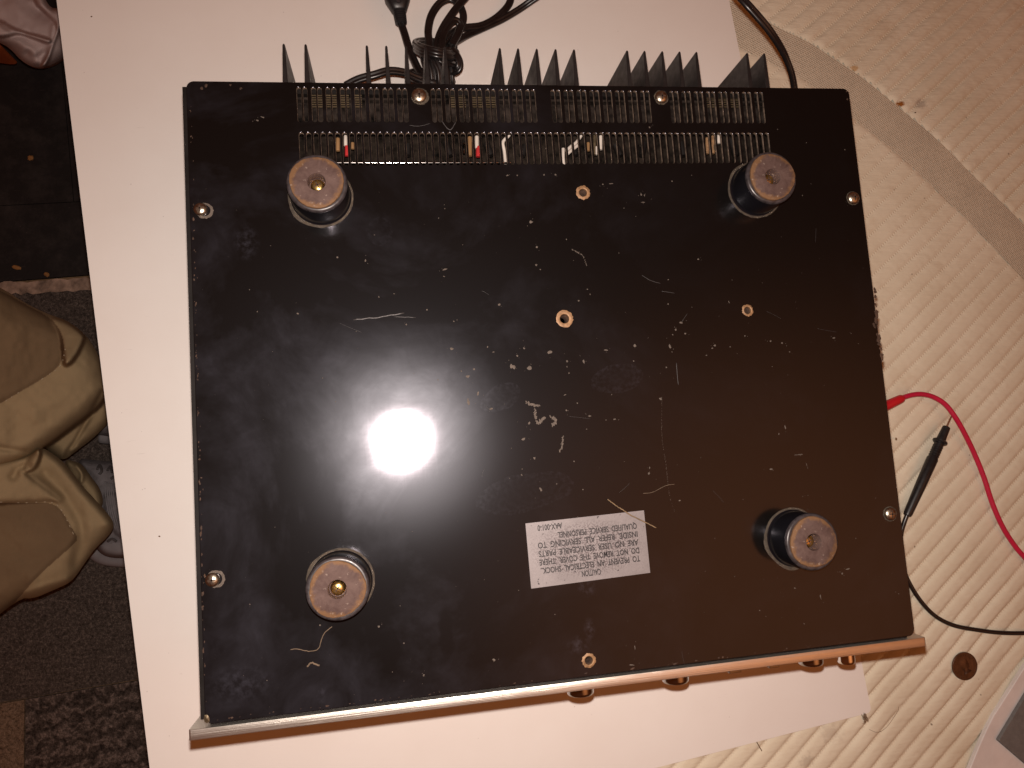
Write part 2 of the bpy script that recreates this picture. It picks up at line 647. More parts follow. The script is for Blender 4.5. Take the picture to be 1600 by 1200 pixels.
M = dict(
    plate=mat_plate(), edge=mat_worn_edge(), board=mat_board(), quilt=mat_quilt(), band=mat_band(),
    vinyl=mat_vinyl(), alu=mat_aluminium(), label=mat_label(), pad=mat_pad(),
    core=simple('brown_fibreboard_edge', (0.13, 0.055, 0.028), 0.9),
    steel_black=simple('black_painted_steel', (0.008, 0.0065, 0.006), 0.55, var=0.4, spec=0.2),
    fin=simple('black_anodised_fin', (0.013, 0.011, 0.011), 0.42, var=0.3, scale=90, bump=0.00004, spec=0.4),
    gloss_black=simple('gloss_black_plastic', (0.006, 0.006, 0.008), 0.17, var=0.2, scale=40, spec=0.6),
    rim=simple('scuffed_black_rim', (0.035, 0.030, 0.032), 0.34, var=0.5, scale=300),
    dust=simple('grey_brown_dust', (0.092, 0.075, 0.062), 0.95, var=0.3, scale=500),
    dust_ring=simple('dust_ring', (0.042, 0.032, 0.022), 0.85, var=0.7, scale=180),
    scratch=simple('bare_scratch', (0.042, 0.039, 0.040), 0.5, var=0.3, scale=400),
    brass=simple('brass_screw', (0.62, 0.43, 0.15), 0.30, metal=1.0, var=0.2, scale=300),
    zinc=simple('zinc_screw', (0.52, 0.48, 0.38), 0.33, metal=1.0, var=0.35, scale=500, bump=0.00008, bscale=900),
    rust=simple('rusty_bare_steel', (0.25, 0.145, 0.072), 0.6, metal=0.2, var=0.4, scale=500),
    rust_and_shade=simple('chipped_rust_and_shade', (0.048, 0.026, 0.016), 0.85, var=0.7, scale=260, bump=0.0001),
    chrome=simple('polished_metal', (0.78, 0.76, 0.74), 0.12, metal=1.0, var=0.05),
    ink=simple('black_ink', (0.016, 0.014, 0.016), 0.6, var=0.7, scale=900),
    cord=simple('black_vinyl_cord', (0.011, 0.009, 0.009), 0.30, var=0.3, scale=80, spec=0.55),
    pcb=simple('dusty_circuit_board', (0.012, 0.009, 0.007), 0.9, var=0.95, scale=170, bump=0.0004, bscale=260, spec=0.06),
    rail=simple('dusty_inner_rail', (0.017, 0.013, 0.011), 0.9, var=0.95, scale=170, spec=0.06),
    white_wire=simple('white_wire', (0.50, 0.45, 0.40), 0.5),
    tan=simple('tan_component', (0.22, 0.125, 0.055), 0.5),
    red_part=simple('red_component', (0.36, 0.022, 0.024), 0.4),
    brass_dull=simple('dull_brass', (0.15, 0.115, 0.07), 0.45, metal=0.7, var=0.4, scale=400),
    red=simple('red_silicone', (0.50, 0.010, 0.050), 0.42, var=0.08),
    red_handle=simple('red_plastic', (0.50, 0.012, 0.02), 0.4, var=0.08),
    probe=simple('black_plastic_grip', (0.012, 0.011, 0.012), 0.42, var=0.3, scale=120),
    copper=simple('dark_copper_coin', (0.075, 0.032, 0.016), 0.34, metal=0.3, var=0.35, scale=220, bump=0.0002, bscale=330, spec=0.6),
    tip=simple('probe_tip', (0.45, 0.28, 0.18), 0.4, metal=0.9),
    paper=simple('white_sheet', (0.72, 0.68, 0.66), 0.7, var=0.08, scale=40, bump=0.0006, bscale=60),
    greybox=simple('grey_textured_plastic', (0.145, 0.14, 0.135), 0.7, var=0.12, scale=300, bump=0.0002, bscale=900),
    khaki=mat_cloth('khaki_cotton', (0.37, 0.285, 0.165), (0.33, 0.25, 0.145), rough=1.0),
    patch=mat_cloth('brown_knee_panel', (0.215, 0.150, 0.085), (0.17, 0.118, 0.068)),
    thread=simple('pale_thread', (0.52, 0.44, 0.31), 0.9),
    pink=mat_cloth('pinkish_grey_jersey', (0.62, 0.515, 0.50), (0.55, 0.46, 0.45)),
    shoe=simple('grey_mesh_shoe', (0.20, 0.185, 0.195), 0.85, var=0.25, scale=90, bump=0.001, bscale=420),
    shoe_pale=simple('pale_grey_shoe', (0.24, 0.225, 0.235), 0.7, var=0.12, scale=60),
    shoe_dark=simple('dark_lace_loop', (0.075, 0.065, 0.065), 0.8),
    strip=simple('worn_beige_strip', (0.34, 0.25, 0.19), 0.9, var=0.6, scale=70, bump=0.0012, bscale=120),
    crumb=simple('orange_crumb', (0.34, 0.17, 0.055), 0.8, var=0.3, scale=300),
    lint=simple('lint', (0.125, 0.09, 0.06), 1.0, var=0.3, scale=400),
    straw=simple('dry_straw', (0.165, 0.11, 0.058), 0.8, var=0.35, scale=300),
    darklint=simple('dark_lint', (0.15, 0.085, 0.045), 1.0, var=0.4, scale=300),
    knob=simple('dark_chrome_knob', (0.42, 0.40, 0.39), 0.16, metal=1.0, var=0.05),
    button=simple('pale_button', (0.45, 0.43, 0.40), 0.4, metal=0.3, var=0.1),
    orange=simple('orange_plastic', (0.28, 0.06, 0.015), 0.5),
    base=simple('floor_screed', (0.24, 0.15, 0.08), 0.9, var=0.3),
    carpet=mat_carpet('charcoal_carpet', (0.032, 0.027, 0.024), (0.125, 0.105, 0.092), (0.34, 0.29, 0.25), 1.0),
    carpet_rib=mat_carpet('ribbed_charcoal_carpet', (0.030, 0.025, 0.022), (0.115, 0.095, 0.083), (0.36, 0.30, 0.265), 0.8, True),
    carpet_tan=mat_carpet('tan_carpet', (0.06, 0.04, 0.03), (0.30, 0.22, 0.15), (0.46, 0.35, 0.26), 1.0),
)

# ================================================================== the setting: floor beside the bed
floor_me = mesh('floor', [(-1.6, -1.6, FLOOR - 0.006), (1.6, -1.6, FLOOR - 0.006), (1.6, 1.8, FLOOR - 0.006), (-1.6, 1.8, FLOOR - 0.006)], [(0, 1, 2, 3)])
floor = link('floor', floor_me, M['base'])
tag(floor, kind='structure')


def floor_piece(name, px, mat, z=FLOOR, t=0.005):
    P = [at(u, v, z) for (u, v) in px]
    vs = [(p.x, p.y, z) for p in P] + [(p.x, p.y, z - t) for p in P]
    n = len(P)
    fs = [tuple(range(n)), tuple(reversed(range(n, 2 * n)))] + [(i, i + n, (i + 1) % n + n, (i + 1) % n) for i in range(n)]
    me = mesh(name, vs, fs)
    bm = bmesh.new(); bm.from_mesh(me); bmesh.ops.recalc_face_normals(bm, faces=bm.faces); bm.to_mesh(me); bm.free()
    return link(name, me, mat, floor)


floor_piece('vinyl_tile', [(-200, 331), (-200, -260), (70, -260), (96, 100), (114.6, 315.0)], M['vinyl'])
floor_piece('vinyl_tile', [(115.8, 315.0), (97, 100), (71, -260), (420, -260), (420, 299)], M['vinyl'])
floor_piece('vinyl_tile', [(-200, 332.2), (114.5, 316.2), (420, 300.4), (420, 407), (-200, 456)], M['vinyl'])
# worn threshold strip with ragged edges
top = [(u, 442 - u * 0.052 + rng.uniform(-2.2, 2.2)) for u in range(-200, 430, 9)]
bot = [(u, 461 - u * 0.060 + rng.uniform(-2.5, 2.5)) for u in range(420, -209, -9)]
floor_piece('threshold_strip', top + bot, M['strip'], FLOOR + 0.002, 0.007)
floor_piece('carpet_tile', [(-200, 470), (420, 432), (420, 1030), (230, 1059), (40, 1091), (-200, 1128)], M['carpet'], FLOOR + 0.001)
floor_piece('carpet_tile', [(40, 1093), (230, 1061.5), (420, 1032), (420, 1500), (36, 1500)], M['carpet_rib'], FLOOR + 0.001)
floor_piece('carpet_tile', [(-200, 1131), (38, 1093.5), (34, 1500), (-200, 1500)], M['carpet_tan'], FLOOR + 0.001)

# ================================================================== mattress
TH = math.radians(38.3)
DX, DY = math.cos(TH), math.sin(TH)
PITCH = 0.0135
Z0 = -0.0042                                  # level of the stitch lines
outer_px = [(1100, -14), (1150, 8), (1214, 44), (1264, 68), (1304, 94.5), (1344, 121), (1381, 150.5), (1418, 181), (1453, 210), (1486, 241), (1517, 273), (1552, 306), (1575, 328), (1610, 364), (1660, 420), (1720, 495)]
inner_px = [(1090, 48), (1160, 76), (1215, 102), (1262, 128), (1337, 187), (1379, 220), (1416, 252), (1451, 284), (1482, 315), (1500, 331), (1545, 378), (1600, 436), (1660, 505), (1710, 570)]
outer = np.array([[p.x, p.y] for p in spline([at(u, v, Z0) for u, v in outer_px], 3)])
inner = np.array([[p.x, p.y] for p in spline([at(u, v, Z0) for u, v in inner_px], 3)])


def poly_dist(P, L):
    """unsigned distance of points to polyline, and signed side (+ = up/right of it)"""
    best = np.full(len(P), 1e9)
    side = np.zeros(len(P))
    for a, b in zip(L[:-1], L[1:]):
        d = b - a
        t = np.clip(((P - a) @ d) / (d @ d), 0, 1)
        q = a + t[:, None] * d
        w = P - q
        dist = np.hypot(w[:, 0], w[:, 1])
        cr = d[0] * (P[:, 1] - a[1]) - d[1] * (P[:, 0] - a[0])
        k = dist < best
        best[k] = dist[k]
        side[k] = np.sign(cr[k])
    return best, side


def vnoise(x, y, seed=0):
    """smooth value noise on arrays"""
    r = np.random.default_rng(seed).uniform(-1, 1, (64, 64))
    xi, yi = np.floor(x).astype(int), np.floor(y).astype(int)
    fx, fy = x - xi, y - yi
    fx, fy = fx * fx * (3 - 2 * fx), fy * fy * (3 - 2 * fy)
    g = lambda i, j: r[(xi + i) % 64, (yi + j) % 64]
    return (g(0, 0) * (1 - fx) + g(1, 0) * fx) * (1 - fy) + (g(0, 1) * (1 - fx) + g(1, 1) * fx) * fy


mattress = tag(empty('mattress', (0.25, 0, FLOOR)), 'cream diagonally quilted mattress top with woven ribbon border under the white board', 'mattress')


def to_local(o, root):
    o.parent = root
    o.matrix_parent_inverse = Matrix.Translation(-Vector(root.location))


def quilt_grid():
    ds, dt = PITCH / 10, 0.0017
    x0, x1, y0, y1 = 0.02, 0.66, -0.47, 0.50
    cor = np.array([[x0, y0], [x1, y0], [x1, y1], [x0, y1]])
    S = cor @ np.array([-DY, DX]); T = cor @ np.array([DX, DY])
    s = np.arange(S.min(), S.max(), ds); t = np.arange(T.min(), T.max(), dt)
    ss, tt = np.meshgrid(s, t, indexing='ij')
    x = ss * -DY + tt * DX
    y = ss * DX + tt * DY
    P = np.stack([x.ravel(), y.ravel()], 1)
    keep = (P[:, 0] > x0) & (P[:, 0] < x1) & (P[:, 1] > y0) & (P[:, 1] < y1)
    do, so = poly_dist(P, outer)
    di, si = poly_dist(P, inner)
    sv, tv = ss.ravel(), tt.ravel()
    warp = 0.0009 * vnoise(P[:, 0] * 18 + 5, P[:, 1] * 18 + 5, 3)
    cyc_o = (sv + warp - 0.0585) / PITCH
    cyc_i = (sv + warp + 0.0232) / (PITCH * 1.012)
    res = []
    for which in (0, 1):
        cyc = cyc_o if which == 0 else cyc_i
        d, sd = (do, so) if which == 0 else (di, si)
        inside = (sd > 0) if which == 0 else (sd < 0)
        fr = np.abs(cyc - np.round(cyc)) * 2                 # 0 on the stitch line, 1 on the crown
        amp = 0.0028 * (0.85 + 0.3 * vnoise(P[:, 0] * 30, P[:, 1] * 30, 9))
        if which == 1:                                       # the inner panel is flatter near the amplifier, fuller to the front
            amp = amp * (0.45 + 0.60 * np.clip((0.10 - P[:, 1]) / 0.35, 0, 1))
        prof = 1 - (1 - np.clip(fr, 0, 1)) ** 3.4
        ends = np.clip(d / 0.006, 0, 1)
        ends = 1 - (1 - ends) ** 2
        h = amp * prof * ends
        pk = vnoise(sv * 70, tv * 330, 5) * (1 - np.abs(fr - 0.45)) * 0.00018 * ends
        h = h + pk + 0.0009 * vnoise(P[:, 0] * 9 + 2, P[:, 1] * 9, 12) * ends
        z = Z0 + h
        m = keep & inside
        idx = np.full(len(P), -1)
        idx[m] = np.arange(m.sum())
        I = idx.reshape(ss.shape)
        q = np.stack([I[:-1, :-1], I[1:, :-1], I[1:, 1:], I[:-1, 1:]], -1).reshape(-1, 4)
        q = q[(q >= 0).all(1)][:, ::-1]
        V = np.stack([P[m, 0], P[m, 1], z[m]], 1)
        res.append((V, q, np.stack([cyc[m], tv[m]], 1)))
    return res


def np_mesh(name, V, Q, uv=None, smooth=True):
    me = bpy.data.meshes.new(name)
    me.vertices.add(len(V))
    me.vertices.foreach_set('co', V.astype(np.float32).ravel())
    k = Q.shape[1]
    me.loops.add(len(Q) * k)
    me.loops.foreach_set('vertex_index', Q.astype(np.int32).ravel())
    me.polygons.add(len(Q))
    me.polygons.foreach_set('loop_start', (np.arange(len(Q)) * k).astype(np.int32))
    me.polygons.foreach_set('loop_total', np.full(len(Q), k, dtype=np.int32))
    if uv is not None:
        l = me.uv_layers.new(name='uv')
        l.data.foreach_set('uv', uv[Q.ravel()].astype(np.float32).ravel())
    me.update(calc_edges=True)
    me.validate()
    if smooth:
        me.polygons.foreach_set('use_smooth', [True] * len(me.polygons))
    return me


for nm, (V, Q, uv) in zip(('quilted_border_panel', 'quilted_centre_panel'), quilt_grid()):
    o = link(nm, np_mesh(nm, V, Q, uv), M['quilt'])
    if o.data.polygons[0].normal.z < 0:
        o.data.flip_normals()
    to_local(o, mattress)

# woven ribbon between the two quilted panels
n_s = 90
def resample(L, n):
    d = np.r_[0, np.cumsum(np.hypot(*np.diff(L, axis=0).T))]
    q = np.linspace(0, d[-1], n)
    return np.stack([np.interp(q, d, L[:, 0]), np.interp(q, d, L[:, 1])], 1), q
ro, qo = resample(outer, n_s)
ri, qi = resample(inner, n_s)
V, UV = [], []
for i in range(n_s):
    for j in range(9):
        w = j / 8
        a = ro[i] + (ro[i] - ri[i]) / np.linalg.norm(ro[i] - ri[i]) * 0.0012
        b = ri[i] - (ro[i] - ri[i]) / np.linalg.norm(ro[i] - ri[i]) * 0.0012
        p = a * (1 - w) + b * w
        V.append((p[0], p[1], Z0 + 0.00035 + 0.0003 * math.sin(PI * w)))
        UV.append((qo[i], w * np.linalg.norm(a - b)))
Q = np.array([[i * 9 + j, i * 9 + j + 1, (i + 1) * 9 + j + 1, (i + 1) * 9 + j] for i in range(n_s - 1) for j in range(8)])
o = link('border_ribbon', np_mesh('border_ribbon', np.array(V), Q, np.array(UV)), M['band'])
if o.data.polygons[0].normal.z < 0:
    o.data.flip_normals()
to_local(o, mattress)
mb = MB()
L = rr(-0.20, 1.1, -0.95, 1.1, 0.05, 5)
for (za, zb) in ((FLOOR + 0.1, Z0 - 0.0025),):
    n = len(L)
    mb.add([(x, y, za) for x, y in L] + [(x, y, zb) for x, y in L],
           [tuple(reversed(range(n))), tuple(range(n, 2 * n))] + [(i, (i + 1) % n, (i + 1) % n + n, i + n) for i in range(n)])
to_local(mb.build('mattress_core', M['quilt']), mattress)

# ================================================================== white board under the amplifier
cr = at(1361.5, 1112.5, 0)
e1 = Vector((-0.0952, 1.0, 0)).normalized()       # along the long edge, away from the camera's bottom
e2 = Vector((-1.0, -0.0975, 0)).normalized()      # along the short edge, to the left
BW, BL = 0.5475, 1.05


def board_pt(a, b, z):
    p = cr + e2 * a + e1 * b
    return (p.x, p.y, z)


board = tag(empty('white_board', (cr.x, cr.y, -0.004)), 'thin white laminated board with brown edge lying under the upturned amplifier', 'board')
for (nm, za, zb, ins, mt) in (('board_core', -0.0038, -0.0006, 0.0, M['core']), ('white_face', -0.0006, 0.0, -0.0002, M['board'])):
    Lb = [board_pt(x, y, 0) for x, y in rr(ins, BW - ins, ins - 0.0, BL, 0.004, 5)]
    n = len(Lb)
    mb = MB()
    mb.add([(p[0], p[1], za) for p in Lb] + [(p[0], p[1], zb) for p in Lb],
           [tuple(range(n)), tuple(reversed(range(n, 2 * n)))] + [(i, i + n, (i + 1) % n + n, (i + 1) % n) for i in range(n)])
    o = mb.build(nm, mt)
    bm = bmesh.new(); bm.from_mesh(o.data); bmesh.ops.recalc_face_normals(bm, faces=bm.faces); bm.to_mesh(o.data); bm.free()
    to_local(o, board)

# ================================================================== the amplifier, upside down
amp = tag(empty('amplifier', (0, 0, 0)), 'upturned black stereo amplifier with four round feet and silver front panel on white board', 'amplifier')
PW, PD = 0.205, 0.1746
PT = 0.0012


def capsule(x, y0, y1, r=0.00095, n=5):
    return [(x + r * math.cos(PI * k / n), y1 - r + r * math.sin(PI * k / n)) for k in range(n + 1)] + \
           [(x + r * math.cos(PI + PI * k / n), y0 + r + r * math.sin(PI + PI * k / n)) for k in range(n + 1)]


def circle(x, y, r, n=18):
    return [(x + r * math.cos(2 * PI * k / n), y + r * math.sin(2 * PI * k / n)) for k in range(n)]


loops = [rr(-PW, PW, -PD, PD, 0.0042, 5)]
slots1 = []
for g in (-0.1437, -0.0667, 0.0060, 0.0820):
    for k in range(8):
        for j in (0, 1):
            slots1.append(g + k * 0.00815 + j * 0.0034)
slots2 = [-0.1434 + k * (0.2868 / 71) for k in range(72)]
for x in slots1: loops.append(capsule(x, 0.1506, 0.1713, 0.00122))
for x in slots2: loops.append(capsule(x, 0.1245, 0.1442, 0.00134))
HOLES = [((911, 301), .0026), ((882, 498), .0030), ((1168, 485), .0024), ((920, 1032), .0025)]
for (q, r) in HOLES:
    p = at(*q, H)
    loops.append(circle(p.x, p.y, r))
me = curve_plate('bottom_plate', loops, PT / 2, 0.00045, H - PT / 2 - 0.00045)
pl = link('bottom_plate', me, [M['plate'], M['edge']], amp)
for f in me.polygons:
    if abs(f.normal.z) < 0.92:
        c = f.center
        if abs(c.x) < PW - 0.002 and abs(c.y) < PD - 0.002:
            f.material_index = 1

# cover: sides, rear and lid of the case (standing on its lid)
mb = MB()
zt = H - 2 * PT - 0.0004
mb.box(-0.2076, -0.2046, -0.1725, 0.1722, 0.004, H - 0.0022)          # side with its lip showing along the plate
mb.box(0.2016, 0.2042, -0.1725, 0.1722, 0.004, zt)
mb.box(-0.2044, 0.2014, 0.1690, 0.1722, 0.004, zt)
mb.box(-0.2044, 0.2014, -0.1725, -0.1700, 0.004, zt)
mb.box(-0.2042, 0.2012, -0.1698, 0.1688, 0.0045, 0.007)
mb.build('case_cover', M['steel_black'], amp)
# dark lip between plate and front panel
mb = MB()
mb.box(-0.2040, 0.2040, -0.1771, -0.1727, 0.006, H - 0.0062)
mb.build('front_flange', M['steel_black'], amp)

# front panel of brushed aluminium
Lp = rr(-0.2140, 0.2142, -0.1826, -0.1773, 0.0007, 2)
me = curve_plate('front_panel', [rr(-0.2140, 0.2142, 0.001, H - 0.003, 0.0012, 3)], 0.0024, 0.0003, 0)
me.transform(Matrix.Translation((0, -0.17995, 0)) @ Matrix.Rotation(PI / 2, 4, 'X'))
o = link('front_panel', me, M['alu'], amp)

# controls on the front panel
def knob(u, v, R, ztop, yfront, mat, n=40):
    p = at(u, v, ztop)
    mb = MB()
    mb.lathe([(R * 0.99, 0), (R, 0.0004), (R, 0.013), (R * 0.97, 0.0142), (R * 0.9, 0.0148), (R * 0.86, 0.0146)], n)
    o = mb.build('control_knob', mat, amp, 35)
    o.rotation_euler = (PI / 2, 0, 0)
    o.location = (p.x, yfront + 0.0148, ztop - R)
    return o


knob(912, 1085, 0.0086, 0.112, -0.1992, M['knob'])
knob(1063, 1066, 0.0086, 0.112, -0.1992, M['knob'])
knob(1277, 1037, 0.0080, 0.112, -0.1990, M['knob'])
knob(1330, 1032, 0.0056, 0.108, -0.2018, M['chrome'])
for (u, v, w) in ((1150, 1053, 0.0042), (1211, 1045.5, 0.0036)):
    p = at(u, v, 0.112)
    mb = MB()
    mb.box(p.x - w, p.x + w, -0.1962, -0.1824, 0.108, 0.1118)
    o = mb.build('push_button', M['button'], amp)
    bv = o.modifiers.new('b', 'BEVEL'); bv.width = 0.0006; bv.segments = 2

# heat-sink fins on the rear
for x in (-0.1516, -0.1392, -0.1039, -0.0925, -0.0808, -0.0691, -0.0575, -0.0239, -0.0125, -0.0008, 0.0111, 0.0229, 0.0574, 0.0689, 0.0807, 0.0923, 0.1037, 0.1386, 0.1506):
    mb = MB()
    zt2, zb2 = H - 0.004, 0.03
    th0, th1 = 0.0016, 0.00075
    y0, y1 = 0.1724, 0.2004
    vs = []
    for z in (zb2, zt2):
        vs += [(x - th0, y0, z), (x + th0, y0, z), (x + th1, y1 - 0.001, z), (x + th1 * 0.5, y1, z), (x - th1 * 0.5, y1, z), (x - th1, y1 - 0.001, z)]
    mb.add(vs, [(5, 4, 3, 2, 1, 0), (6, 7, 8, 9, 10, 11)] + [(i, (i + 1) % 6, (i + 1) % 6 + 6, i + 6) for i in range(6)])
    o = mb.build('heatsink_fin', M['fin'], amp)
    bv = o.modifiers.new('b', 'BEVEL'); bv.width = 0.0003; bv.segments = 1

# copper-coloured clips glimpsed along the rear edge
for (ua, ub, v, mt) in ((842, 904, 131.2, 'rust'), (1024, 1040, 133.5, 'brass_dull'), (548, 556, 127.5, 'dust')):
    a, b = at(ua, v, H - 0.003), at(ub, v, H - 0.003)
    mb = MB()
    mb.box(a.x, b.x, PD - 0.002, PD + 0.0007, H - 0.005, H - 0.0026)
    mb.build('rear_clip', M[mt], amp)

# feet
foot0 = None
FEET = [(-0.1340, 0.1062, 0.0055), (0.1314, 0.1066, 0.0058), (-0.1332, -0.1092, 0.0035), (0.1320, -0.1094, 0.0058)]
for i, (x, y, deep) in enumerate(FEET):
    f = empty('foot', (x, y, H)); f.parent = amp
    HB = 0.0205
    mb = MB()
    prof = [(0.0168, 0), (0.0169, 0.0006), (0.0163, 0.0012), (0.0161, 0.003), (0.0160, HB - 0.0016), (0.0157, HB - 0.0006), (0.0150, HB), (0.0136, HB), (0.0052, HB - 0.0002), (0.0051, HB - deep - 0.0006)]
    mb.lathe(prof, 56)
    mb.build('foot_body', M['gloss_black'], f, 40)
    mb = MB()
    mb.lathe([(0.0161, HB - 0.0019), (0.01625, HB - 0.0012), (0.0158, HB - 0.0002), (0.0149, HB + 0.0003), (0.0138, HB + 0.0001)], 56); mb.f.pop(); mb.f.pop(); mb.m = mb.m[:-2]
    mb.build('foot_rim', M['rim'], f, 60)
    # rubber pad with a hole for the screw, a little ragged at its rim
    n = 64
    vs, fs = [], []
    rag = [0.0143 + 0.00035 * math.sin(3 * a * 2 * PI / n + i) + rng.uniform(-0.00014, 0.00014) for a in range(n)]
    rings = [(None, HB + 0.0003, 0.0), (None, HB + 0.0013, -0.0001), (None, HB + 0.0017, -0.0006), (0.0049, HB + 0.00165, 0), (0.0046, HB + 0.0012, 0), (0.0045, HB - deep, 0)]
    for (r, z, dr) in rings:
        for k in range(n):
            a = 2 * PI * k / n
            q = (rag[k] + dr) if r is None else r
            vs.append((q * math.cos(a), q * math.sin(a), z + (rng.uniform(-0.00008, 0.00008) if r is None else 0)))
    for j in range(len(rings) - 1):
        for k in range(n):
            k2 = (k + 1) % n
            fs.append((j * n + k, j * n + k2, (j + 1) * n + k2, (j + 1) * n + k))
    fs.append(tuple((len(rings) - 1) * n + k for k in range(n)))
    pad = link('rubber_pad', mesh('rubber_pad', vs, fs, 40), M['pad'], f)
    # brass screw down in the recess
    mb = MB()
    zs = HB - deep + 0.0002
    mb.lathe([(0.0040, zs), (0.0039, zs + 0.0007), (0.0031, zs + 0.0018), (0.0017, zs + 0.0023), (0.0004, zs + 0.0024)], 28)
    for a in (0.5 + i, 0.5 + i + PI / 2):
        dx, dy = math.cos(a), math.sin(a)
        w = 0.00028
        px, py = -dy * w, dx * w
        l = 0.0021
        zz = zs + 0.00246
        mb.add([(dx * l + px, dy * l + py, zz - 0.0003), (-dx * l + px, -dy * l + py, zz - 0.0003), (-dx * l - px, -dy * l - py, zz - 0.0003), (dx * l - px, dy * l - py, zz - 0.0003),
                (dx * l * .6 + px, dy * l * .6 + py, zz), (-dx * l * .6 + px, -dy * l * .6 + py, zz), (-dx * l * .6 - px, -dy * l * .6 - py, zz), (dx * l * .6 - px, dy * l * .6 - py, zz)],
               [(4, 5, 6, 7), (0, 1, 5, 4), (1, 2, 6, 5), (2, 3, 7, 6), (3, 0, 4, 7)], 1)
    mb.build('foot_screw', [M['brass'], M['rust_and_shade']], f, 50)
    # collar of old dust round the base
    n = 72
    vs, fs = [], []
    ph = rng.uniform(0, 6, 4)
    for k in range(n):
        a = 2 * PI * k / n
        w = 0.0007 + 0.0013 * max(0, math.sin(a * 1 + ph[0])) * (0.6 + 0.4 * math.sin(5 * a + ph[1])) + rng.uniform(0, 0.0003)
        vs += [(0.0160 * math.cos(a), 0.0160 * math.sin(a), 0.0003), ((0.0172 + w * .5) * math.cos(a), (0.0172 + w * .5) * math.sin(a), 0.0003), ((0.0172 + w) * math.cos(a), (0.0172 + w) * math.sin(a), 0.00002)]
    for k in range(n):
        k2 = (k + 1) % n
        fs += [(k * 3, k * 3 + 1, k2 * 3 + 1, k2 * 3), (k * 3 + 1, k * 3 + 2, k2 * 3 + 2, k2 * 3 + 1)]
    link('dust_collar', mesh('dust_collar', vs, fs, 180), M['dust_ring'], f)

# plate screws: domed cross-head
def plate_screw(x, y, r, mats, tilt=(0, 0), washer=None):
    s = empty('plate_screw', (x, y, H)); s.parent = amp
    s.rotation_euler = (tilt[0], tilt[1], rng.uniform(0, 3))
    mb = MB()
    mb.lathe([(r * 1.0, 0), (r, 0.0006), (r * 0.93, 0.0012), (r * 0.72, 0.0019), (r * 0.4, 0.00235), (r * 0.1, 0.0025)], 30)
    for a in (0, PI / 2):
        dx, dy = math.cos(a), math.sin(a)
        w, l, zz = r * 0.10, r * 0.55, 0.00256
        px, py = -dy * w, dx * w
        mb.add([(dx * l + px, dy * l + py, zz - 0.0003), (-dx * l + px, -dy * l + py, zz - 0.0003), (-dx * l - px, -dy * l - py, zz - 0.0003), (dx * l - px, dy * l - py, zz - 0.0003),
                (dx * l * .5 + px, dy * l * .5 + py, zz), (-dx * l * .5 + px, -dy * l * .5 + py, zz), (-dx * l * .5 - px, -dy * l * .5 - py, zz), (dx * l * .5 - px, dy * l * .5 - py, zz)],
               [(4, 5, 6, 7), (0, 1, 5, 4), (1, 2, 6, 5), (2, 3, 7, 6), (3, 0, 4, 7)], 1)
    mb.build('screw_head', [mats, M['rust_and_shade']], s, 50)
    if washer:
        mb = MB()
        dx, dy, rw, mt = washer
        n = 32
        vs, fs = [], []
        for k in range(n):
            a = 2 * PI * k / n
            q = 1 + rng.uniform(-0.06, 0.06)
            vs += [(dx + rw * 0.70 * math.cos(a), dy + rw * 0.70 * math.sin(a), 0.00035), (dx + rw * q * math.cos(a), dy + rw * q * math.sin(a), 0.0001)]
        for k in range(n):
            k2 = (k + 1) % n
            fs.append((2 * k, 2 * k + 1, 2 * k2 + 1, 2 * k2))
        link('bare_metal_ring', mesh('bare_metal_ring', vs, fs, 180), M[mt], s)
        s.rotation_euler = (tilt[0], tilt[1], 0)
    return s


plate_screw(-0.0750, 0.1668, 0.0045, M['zinc'], washer=(0.0006, -0.0004, 0.0052, 'dust_ring'))
plate_screw(0.0752, 0.1672, 0.0041, M['zinc'], washer=(0, -0.0001, 0.0047, 'dust_ring'))
plate_screw(-0.1992, 0.0998, 0.0037, M['zinc'], washer=(0.0020, -0.0007, 0.0046, 'dust'))
plate_screw(-0.1990, -0.1016, 0.0037, M['zinc'], washer=(0.0017, 0.0002, 0.0046, 'dust'))
plate_screw(0.1984, 0.1004, 0.0041, M['zinc'], washer=(0, 0, 0.0046, 'dust_ring'))
plate_screw(0.1978, -0.1006, 0.0040, M['zinc'], washer=(0, 0, 0.0047, 'dust_ring'))

# threaded holes with a rim of bare rusty metal
for i, (q, r) in enumerate(HOLES):
    p = at(*q, H)
    h = empty('threaded_hole', (p.x, p.y, H)); h.parent = amp
    n = 36
    r2 = (0.0044, 0.0052, 0.0037, 0.0040)[i]
    vs, fs = [], []
    rings = [(None, 0.00005), (r * 1.12, 0.00045), (r * 0.95, 0.0002), (r * 0.86, -0.0010), (r * 0.92, -0.0014), (r * 0.80, -0.0020), (r * 0.88, -0.0026), (r * 0.74, -0.0034), (r * 0.84, -0.0040), (r * 0.72, -0.005), (r * 0.72, -0.009)]
    for (rad, z) in rings:
        for k in range(n):
            a = 2 * PI * k / n
            w = (r2 + rng.uniform(-0.0003, 0.0003)) if rad is None else rad
            vs.append((w * math.cos(a), w * math.sin(a), z))
    for j in range(len(rings) - 1):
        for k in range(n):
            k2 = (k + 1) % n
            fs.append((j * n + k, j * n + k2, (j + 1) * n + k2, (j + 1) * n + k))
    rm = link('rusty_rim', mesh('rusty_rim', vs, fs, 40), [M['rust'], M['rust_and_shade']], h)
    rm.data.polygons.foreach_set('material_index', [0 if f.center.z > -0.0016 else 1 for f in rm.data.polygons])  # deep threads take the darker material, painting in the shade down the hole

